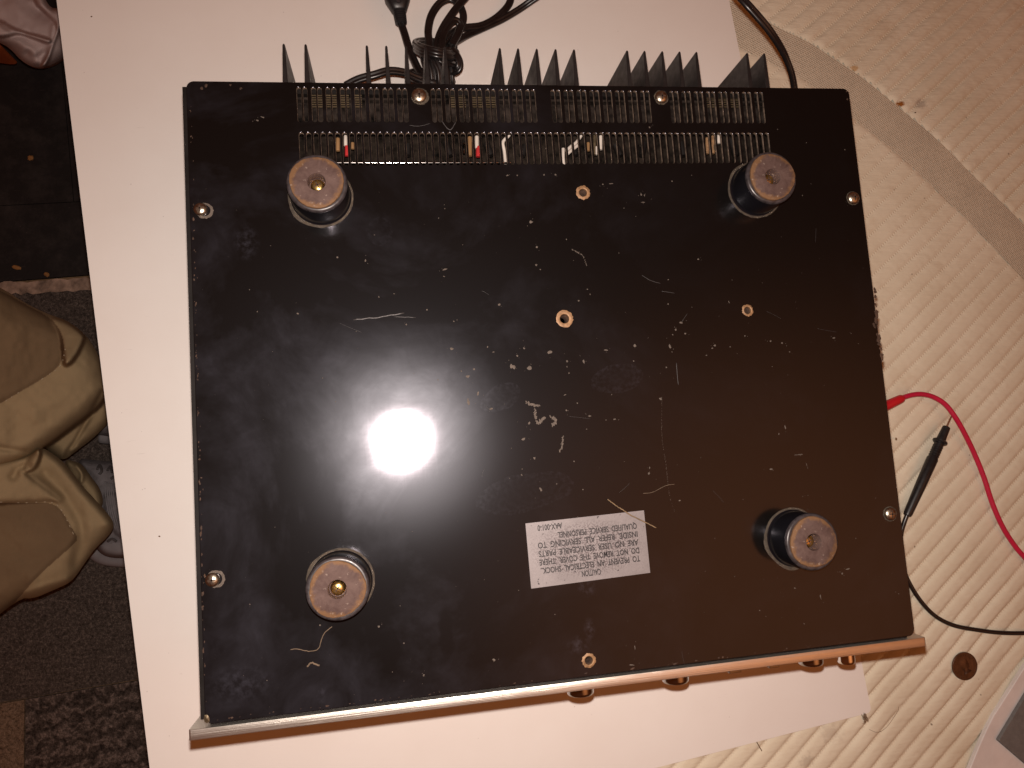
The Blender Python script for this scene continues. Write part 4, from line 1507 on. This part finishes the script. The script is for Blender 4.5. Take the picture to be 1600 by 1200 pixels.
o = mb.build('grey_case', M['greybox'], None, 50)
bm = bmesh.new(); bm.from_mesh(o.data); bmesh.ops.recalc_face_normals(bm, faces=bm.faces); bm.to_mesh(o.data); bm.free()
tag(o, 'flat dark grey case corner on the white sheet, lower right', 'case')

# ================================================================== small litter
def lint_clump(name, px, z, r, mat, nthr, spread, label, cat):
    mb = MB()
    c = at(*px, z)
    for k in range(nthr):
        pts = [c + Vector((rng.normal(0, spread), rng.normal(0, spread * 1.6), abs(rng.normal(0, spread * .4)))) for _ in range(5)]
        mb.tube(spline(pts, 5), r * rng.uniform(.5, 1.2), 5)
    for k in range(10):
        fleck(mb, c + Vector((rng.normal(0, spread), rng.normal(0, spread * 1.8), 0.0003)), spread * rng.uniform(.1, .35), spread * rng.uniform(.1, .35), 0, spread * .3)
    return tag(mb.build(name, mat, None, 180), label, cat)


lint_clump('lint_clump', (1351, 1122), -0.0003, 0.00016, M['darklint'], 12, 0.0014, 'brown tangle of lint at the front right corner of the white board', 'lint')
o = streak('lint_thread', [(1182, 1159), (1186, 1166), (1190, 1173)], 0.00035, M['darklint'], None, -0.0004, flat=1); tag(o, 'dark short thread at the front edge of the white board', 'lint')
o = streak('hair', [(1358, 1140), (1372, 1144), (1386, 1135), (1402, 1112), (1404, 1104)], 0.00012, M['darklint'], None, -0.0004, flat=1); tag(o, 'fine dark hair curling beside the lint tangle on the mattress', 'hair')


def crumb(px, z, rx, ry, h, mat, label, cat='crumb'):
    mb = MB()
    c = at(*px, z)
    n = 9
    vs = []
    ph = rng.uniform(0, 3)
    for (s, zz) in ((1, 0), (.85, h * .6), (.45, h)):
        for k in range(n):
            a = 2 * PI * k / n
            q = s * (1 + 0.25 * math.sin(2 * a + ph) + rng.uniform(-.12, .12))
            vs.append((c.x + rx * q * math.cos(a), c.y + ry * q * math.sin(a), c.z + zz))
    fs = [tuple(range(2 * n, 3 * n))]
    for j in range(2):
        fs += [(j * n + k, j * n + (k + 1) % n, (j + 1) * n + (k + 1) % n, (j + 1) * n + k) for k in range(n)]
    mb.add(vs, fs)
    return tag(mb.build('crumb', mat), label, cat)


crumb((26, 418), FLOOR, .0055, .0036, .002, M['crumb'], 'larger oval orange crumb on the black floor above the beige strip')
crumb((73, 429), FLOOR, .0034, .0036, .002, M['crumb'], 'small orange crumb on the black floor nearest the white board')
crumb((48, 247), FLOOR, .0034, .0050, .002, M['crumb'], 'orange crumb on the black floor below the pinkish cloth')
crumb((127, 307), FLOOR, .0028, .0020, .002, M['rust'], 'reddish crumb on the black floor by the tile seam and board edge')
crumb((1400, 686), -0.0010, .0007, .0016, .001, M['rust'], 'tiny rust-coloured flake on the mattress left of the black probe')
crumb((1430, 176), -0.0010, .0007, .0007, .0008, M['darklint'], 'tiny black speck on the mattress beside the orange stain')
crumb((143, 26), 0.0, .0006, .0006, .0005, M['darklint'], 'tiny dark speck near the far left corner of the white board')
crumb((249, 838), 0.0, .0006, .0006, .0005, M['darklint'], 'tiny dark speck on the white board left of the amplifier')


# ================================================================== cloth: draped height fields with folds
def chaikin(P, it=2):
    P = np.array(P, float)
    for _ in range(it):
        Q = np.roll(P, -1, 0)
        P = np.stack([P * .75 + Q * .25, P * .25 + Q * .75], 1).reshape(-1, 2)
    return P


def poly_sd(P, L):
    """signed distance (inside +) and nearest boundary point"""
    best = np.full(len(P), 1e9)
    near = np.zeros_like(P)
    ins = np.zeros(len(P), bool)
    for a, b in zip(L, np.roll(L, -1, 0)):
        d = b - a
        t = np.clip(((P - a) @ d) / max(d @ d, 1e-9), 0, 1)
        q = a + t[:, None] * d
        dist = np.hypot(*(P - q).T)
        k = dist < best
        best[k] = dist[k]
        near[k] = q[k]
        c = ((a[1] > P[:, 1]) != (b[1] > P[:, 1])) & (P[:, 0] < (b[0] - a[0]) * (P[:, 1] - a[1]) / (b[1] - a[1] + 1e-12) + a[0])
        ins ^= c
    return np.where(ins, best, -best), near


def drape(name, layers, step, mats, parent, skirt=0.05, ridges=(), wr=0.0017, seed=1, blur=1):
    """layers: (polygon px, z, (dz/du, dz/dv), rounding px, edge drop m, material)"""
    polys = [chaikin(l[0]) for l in layers]
    allp = np.concatenate(polys)
    us = np.arange(allp[:, 0].min() - step, allp[:, 0].max() + step * 2, step)
    vs_ = np.arange(allp[:, 1].min() - step, allp[:, 1].max() + step * 2, step)
    uu, vv = np.meshgrid(us, vs_, indexing='ij')
    P = np.stack([uu.ravel(), vv.ravel()], 1)
    zb = np.full(len(P), -9.0)
    mi = np.zeros(len(P), int)
    usd = np.full(len(P), -1e9)
    near = P.copy()
    for li, (l, L) in enumerate(zip(layers, polys)):
        sd, nr = poly_sd(P, L)
        c = L.mean(0)
        r, drop = l[3], l[4]
        if drop < 0:                       # sewn-on panel following the cloth beneath
            k = (sd > 0) & (zb > -8)
            zb[k] += 0.0022 * np.clip(sd[k] / 3.0, 0, 1)
            mi[k] = l[5]
            continue
        x = np.clip(sd / r, 0, 1)
        z = l[1] + (P - c) @ np.array(l[2]) - drop * (1 - np.sqrt(np.clip(1 - (1 - x) ** 2, 0, 1)))
        ok = sd > -step * 1.01
        k = ok & (z > zb) & ((sd > 0) | (zb < -8))
        zb[k] = z[k]
        mi[k] = l[5]
        k2 = sd > usd
        usd[k2] = sd[k2]
        near[k2] = nr[k2]
    valid = zb > -8
    Zg = zb.reshape(uu.shape)
    Vg = valid.reshape(uu.shape)
    for _ in range(blur):
        acc = np.zeros_like(Zg); wt = np.zeros_like(Zg)
        for du in (-1, 0, 1):
            for dv_ in (-1, 0, 1):
                w = (2 - abs(du)) * (2 - abs(dv_))
                zz = np.roll(Zg, (du, dv_), (0, 1)); mm = np.roll(Vg, (du, dv_), (0, 1))
                acc += np.where(mm, zz, 0) * w; wt += mm * w
        Zg = np.where(Vg, acc / np.maximum(wt, 1e-9), Zg)
    z = Zg.ravel()
    for (px, amp_, wid) in ridges:
        L = np.array([[p.x, p.y] for p in spline([(a, b, 0) for a, b in px], 6)])
        d, sg = poly_dist(P, L)
        arc = np.zeros(len(P))
        z = z + amp_ * np.exp(-(d / wid) ** 2)
    z = z + wr * vnoise(P[:, 0] / 26 + 3, P[:, 1] / 26, seed) + wr * .35 * vnoise(P[:, 0] / 9, P[:, 1] / 9, seed + 1)
    Pn = P.copy()
    out = usd < 0
    Pn[out] = near[out]
    idx = np.full(len(P), -1)
    idx[valid] = np.arange(valid.sum())
    I = idx.reshape(uu.shape)
    q = np.stack([I[:-1, :-1], I[1:, :-1], I[1:, 1:], I[:-1, 1:]], -1).reshape(-1, 4)
    q = q[(q >= 0).all(1)]
    D = (np.array(RM.transposed()) @ np.stack([(Pn[valid, 0] - 800) / FPX, (Pn[valid, 1] - 600) / FPX, np.ones(valid.sum())]))
    t = (z[valid] - CAM.z) / D[2]
    V = np.array(CAM)[:, None] + D * t
    V = V.T
    # skirt: boundary edges dropped down so the cloth has depth
    ed = {}
    for f in q:
        for a, b in ((f[0], f[1]), (f[1], f[2]), (f[2], f[3]), (f[3], f[0])):
            key = (min(a, b), max(a, b))
            ed[key] = None if key in ed else (a, b)
    bnd = [e for e in ed.values() if e]
    bv = sorted({v for e in bnd for v in e})
    cen = V.mean(0)
    mp = {v: len(V) + i for i, v in enumerate(bv)}
    extra = []
    for v in bv:
        p = V[v]
        zl = max(p[2] - skirt, FLOOR + 0.002)
        d = (p - np.array(CAM)); d = d / d[2]
        lo = np.array(CAM) + d * (zl - CAM.z)
        lo[:2] += (cen[:2] - lo[:2]) * 0.05
        extra.append(lo)
    V2 = np.concatenate([V, np.array(extra)])
    q2 = np.array([(b, a, mp[a], mp[b]) for a, b in bnd])
    Q = np.concatenate([q, q2])
    me = np_mesh(name, V2, Q)
    o = link(name, me, mats, None)
    bm = bmesh.new(); bm.from_mesh(me); bmesh.ops.recalc_face_normals(bm, faces=bm.faces)
    bm.to_mesh(me); bm.free()
    if sum(f.normal.z for f in me.polygons) < 0: me.flip_normals()
    mv = mi[valid]
    mat_i = np.concatenate([mv[q[:, 0]], np.zeros(len(q2), int)])
    if len(me.polygons) == len(mat_i):
        me.polygons.foreach_set('material_index', mat_i.astype(np.int32))
    if parent is not None: to_local(o, parent)

    def zat(u, v):
        i = int(np.clip(round((u - us[0]) / step), 0, len(us) - 1)); j = int(np.clip(round((v - vs_[0]) / step), 0, len(vs_) - 1))
        return float(z.reshape(uu.shape)[i, j])
    return o, zat


def stitches(px, zat, parent, n_gap=4.2):
    L = [Vector((a, b, 0)) for a, b in px]
    L = spline(L, 12)
    mb = MB()
    acc, on = 0.0, True
    seg = []
    for a, b in zip(L[:-1], L[1:]):
        acc += (b - a).length
        seg.append(a)
        if acc > n_gap:
            if on and len(seg) > 1:
                pts = [at(p.x, p.y, zat(p.x, p.y) + 0.0007) for p in (seg[0], seg[len(seg) // 2], seg[-1])]
                if all(p.z > -0.49 for p in pts):
                    mb.tube(pts, 0.00042, 5)
            on = not on
            acc = 0
            seg = [b]
    o = mb.build('seam_stitching', M['thread'], None, 180)
    o['kind'] = 'stuff'
    to_local(o, parent)


person = tag(empty('person', tuple(at(60, 700, FLOOR))), 'person in khaki work trousers with brown knee panels and grey shoes beside the bed', 'person')
# upper leg: knee panel at the picture's edge, shin cloth folding down toward the shoe under the board
A_layers = [
    ([(-60, 424), (0, 448), (40, 474), (78, 492), (104, 500), (132, 520), (152, 550), (166, 584), (172, 612), (150, 640), (112, 668), (66, 702), (30, 722), (-60, 745)], -0.235, (-0.0004, -0.00012), 46, 0.040, 0),
    ([(74, 494), (100, 499), (134, 522), (131, 535), (118, 561), (100, 576), (98, 548), (94, 520)], -0.224, (-0.0003, 0.0006), 9, 0.010, 0),
    ([(60, 690), (110, 655), (165, 608), (178, 628), (176, 654), (150, 682), (118, 706), (100, 720), (84, 712)], -0.345, (0.0, 0.0), 20, 0.040, 0),
    ([(-60, 430), (0, 452), (40, 476), (76, 494), (94, 515), (101, 542), (94, 570), (74, 586), (30, 612), (-8, 634), (-60, 660)], -0.208, (-0.0005, 0.0), 12, -1, 1),
]
legA, zA = drape('trouser_leg', A_layers, 1.5, [M['khaki'], M['patch']], person, 0.10,
                 ridges=(([(-20, 735), (20, 716), (60, 688), (110, 650), (160, 606)], 0.010, 16), ([(60, 640), (120, 600), (150, 566)], 0.006, 22), ([(0, 700), (40, 706)], -0.004, 5), ([(160, 612), (128, 672), (102, 714)], -0.006, 4), ([(112, 704), (122, 700), (120, 712)], 0.004, 4)), seed=21, blur=3)
stitches([(102, 545), (95, 570), (74, 587), (30, 613), (2, 631)], zA, person)
# lower leg
B_layers = [
    ([(-60, 740), (0, 724), (30, 715), (62, 696), (88, 712), (106, 728), (126, 756), (150, 782), (172, 806), (180, 822), (168, 840), (148, 858), (130, 884), (112, 910), (84, 922), (52, 936), (30, 934), (-60, 1010)], -0.270, (-0.0002, 0.0), 40, 0.040, 0),
    ([(-60, 735), (0, 722), (40, 712), (62, 700), (58, 718), (34, 736), (60, 756), (92, 778), (98, 792), (88, 784), (40, 786), (-60, 790)], -0.246, (-0.0003, 0.0), 12, 0.014, 0),
    ([(118, 844), (126, 846), (118, 880), (109, 910), (80, 922), (52, 936), (36, 932), (60, 900)], -0.300, (0.0, 0.0002), 14, 0.028, 0),
    ([(56, 700), (66, 702), (60, 728), (44, 740), (32, 734), (44, 718)], -0.240, (0, 0), 8, 0.010, 0),
    ([(-60, 782), (0, 785), (40, 786), (82, 784), (98, 800), (110, 822), (120, 838), (119, 846), (96, 866), (62, 896), (40, 920), (0, 968), (-60, 1020)], -0.238, (-0.0002, -0.0001), 10, -1, 1),
]
legB, zB = drape('trouser_leg', B_layers, 1.5, [M['khaki'], M['patch']], person, 0.10,
                 ridges=(([(64, 700), (92, 724), (124, 762), (150, 792), (168, 814)], 0.012, 13), ([(70, 740), (100, 775), (124, 810), (128, 842), (118, 880)], -0.007, 10), ([(34, 736), (62, 754), (94, 778)], 0.006, 7), ([(20, 745), (30, 734), (44, 730)], -0.006, 7), ([(40, 926), (70, 916), (104, 906)], 0.004, 6)), seed=33, blur=3)
stitches([(0, 784.5), (40, 785.5), (80, 785), (96, 797), (108, 820), (118, 842)], zB, person)
# cuff peeping out between leg and shoe
C_layers = [([(96, 716), (122, 722), (130, 728), (142, 745), (158, 766), (162, 790), (150, 800), (120, 770)], -0.375, (0, 0), 14, 0.03, 0)]
legC, zC = drape('trouser_hem', C_layers, 1.5, [M['khaki']], person, 0.08, ridges=(([(120, 728), (128, 740), (127, 752)], 0.008, 4),), seed=41, blur=2)

# shoes
def shoe(layers, name='shoe', seed=50):
    s = empty('shoe', tuple(at(180, 780, FLOOR)))
    o, zf = drape('shoe_upper', layers, 1.6, [M['shoe'], M['shoe_pale']], None, 0.11, seed=seed, blur=2, wr=0.0006)
    o.parent = s; o.matrix_parent_inverse = Matrix.Translation(-Vector(s.location))
    return s, zf


S1, z1 = shoe([([(118, 716), (150, 719), (180, 722), (240, 728), (260, 790), (250, 872), (214, 872), (175, 872), (158, 866), (146, 852), (140, 800), (132, 750)], -0.425, (0, 0), 26, 0.035, 0),
               ([(160, 772), (172, 768), (186, 772), (198, 800), (206, 842), (196, 846), (178, 834), (164, 806)], -0.418, (0, 0), 8, 0.008, 0),
               ([(150, 846), (176, 842), (200, 840), (250, 846), (250, 871), (200, 871), (170, 870), (154, 862)], -0.424, (0, 0), 10, 0.016, 1)])
S2, z2 = shoe([([(120, 640), (160, 640), (240, 640), (240, 682), (176, 682), (160, 680), (130, 676)], -0.43, (0, 0), 16, 0.03, 0)], seed=57)
for (s, lst, zf) in ((S1, [[(152, 733), (156, 727), (159, 736), (155, 741)], [(168, 735), (173, 729), (175, 738)], [(173, 748), (182, 743), (190, 748)], [(168, 846), (175, 842), (182, 846)]], z1),):
    for px in lst:
        mb = MB(); mb.tube(spline([at(u, v, zf(u, v) + 0.0016) for u, v in px], 6), 0.0016, 7)
        o = mb.build('lace_loop', M['shoe_dark'], None, 180)
        o.parent = s; o.matrix_parent_inverse = Matrix.Translation(-Vector(s.location))
# mesh ribs on the upper
for k in range(7):
    u0 = 164 + k * 3.2
    mb = MB(); mb.tube(spline([at(u, v, z1(u, v) + 0.0008) for u, v in ((u0, 752 + k), (u0 + 1, 775), (u0 + 5, 800), (u0 + 12, 826))], 6), 0.0007, 5)
    o = mb.build('upper_rib', M['shoe_pale'], None, 180)
    o.parent = S1; o.matrix_parent_inverse = Matrix.Translation(-Vector(S1.location))
# sole edge
for (s, px) in ((S1, [(146, 862), (160, 871), (180, 875), (215, 876)]), (S2, [(158, 683), (180, 684.5), (215, 684)])):
    mb = MB(); mb.tube(spline([at(u, v, FLOOR + 0.018) for u, v in px], 6), 0.009, 10)
    o = mb.build('sole', M['shoe_pale'], None, 180)
    o.parent = s; o.matrix_parent_inverse = Matrix.Translation(-Vector(s.location))
for s in (S1, S2):
    to_local(s, person)

# pinkish-grey garment hanging at the far left
G_layers = [
    ([(-60, -40), (40, -40), (64, 4), (74, 12), (96, 13), (104, 40), (108, 76), (100, 90), (84, 100), (66, 106), (48, 104), (32, 94), (16, 76), (0, 66), (-60, 40)], -0.28, (0, 0), 26, 0.05, 0),
    ([(60, -40), (74, 12), (96, 13), (100, 30), (88, 60), (74, 104), (62, 106), (70, 92), (82, 66), (90, 40), (76, 26), (48, 0)], -0.262, (0, 0), 12, 0.022, 0),
    ([(-60, 20), (0, 30), (20, 44), (46, 52), (70, 58), (82, 62), (78, 70), (56, 62), (30, 52), (4, 60), (-60, 50)], -0.256, (0, 0), 10, 0.018, 0),
]
g, zg = drape('garment', G_layers, 1.3, [M['pink']], None, 0.14,
              ridges=(([(0, 62), (24, 66), (44, 78), (56, 94)], 0.008, 8), ([(44, 84), (52, 90), (60, 90), (70, 84)], -0.010, 7), ([(0, 36), (20, 50), (46, 52)], -0.003, 4), ([(50, 0), (76, 24), (92, 40)], 0.005, 6), ([(20, 10), (44, 30), (80, 46)], 0.005, 12), ([(84, 40), (80, 64), (68, 100)], 0.003, 4)), seed=61, blur=3)
tag(g, 'pinkish grey crumpled cloth garment hanging beside the bed, top left corner', 'garment')
mb = MB()
P = [at(u, v, -0.36) for u, v in ((-40, 50), (-12, 60), (2, 70), (-2, 74), (-12, 74), (-40, 70))]
n = len(P)
mb.add([(p.x, p.y, -0.36) for p in P] + [(p.x, p.y, -0.40) for p in P], [tuple(range(n)), tuple(reversed(range(n, 2 * n)))] + [(i, i + n, (i + 1) % n + n, (i + 1) % n) for i in range(n)])
o = mb.build('orange_scrap', M['orange'])
bm = bmesh.new(); bm.from_mesh(o.data); bmesh.ops.recalc_face_normals(bm, faces=bm.faces); bm.to_mesh(o.data); bm.free()
bv = o.modifiers.new('b', 'BEVEL'); bv.width = 0.004; bv.segments = 2
tag(o, 'orange edge of something showing under the pinkish grey cloth', 'scrap')
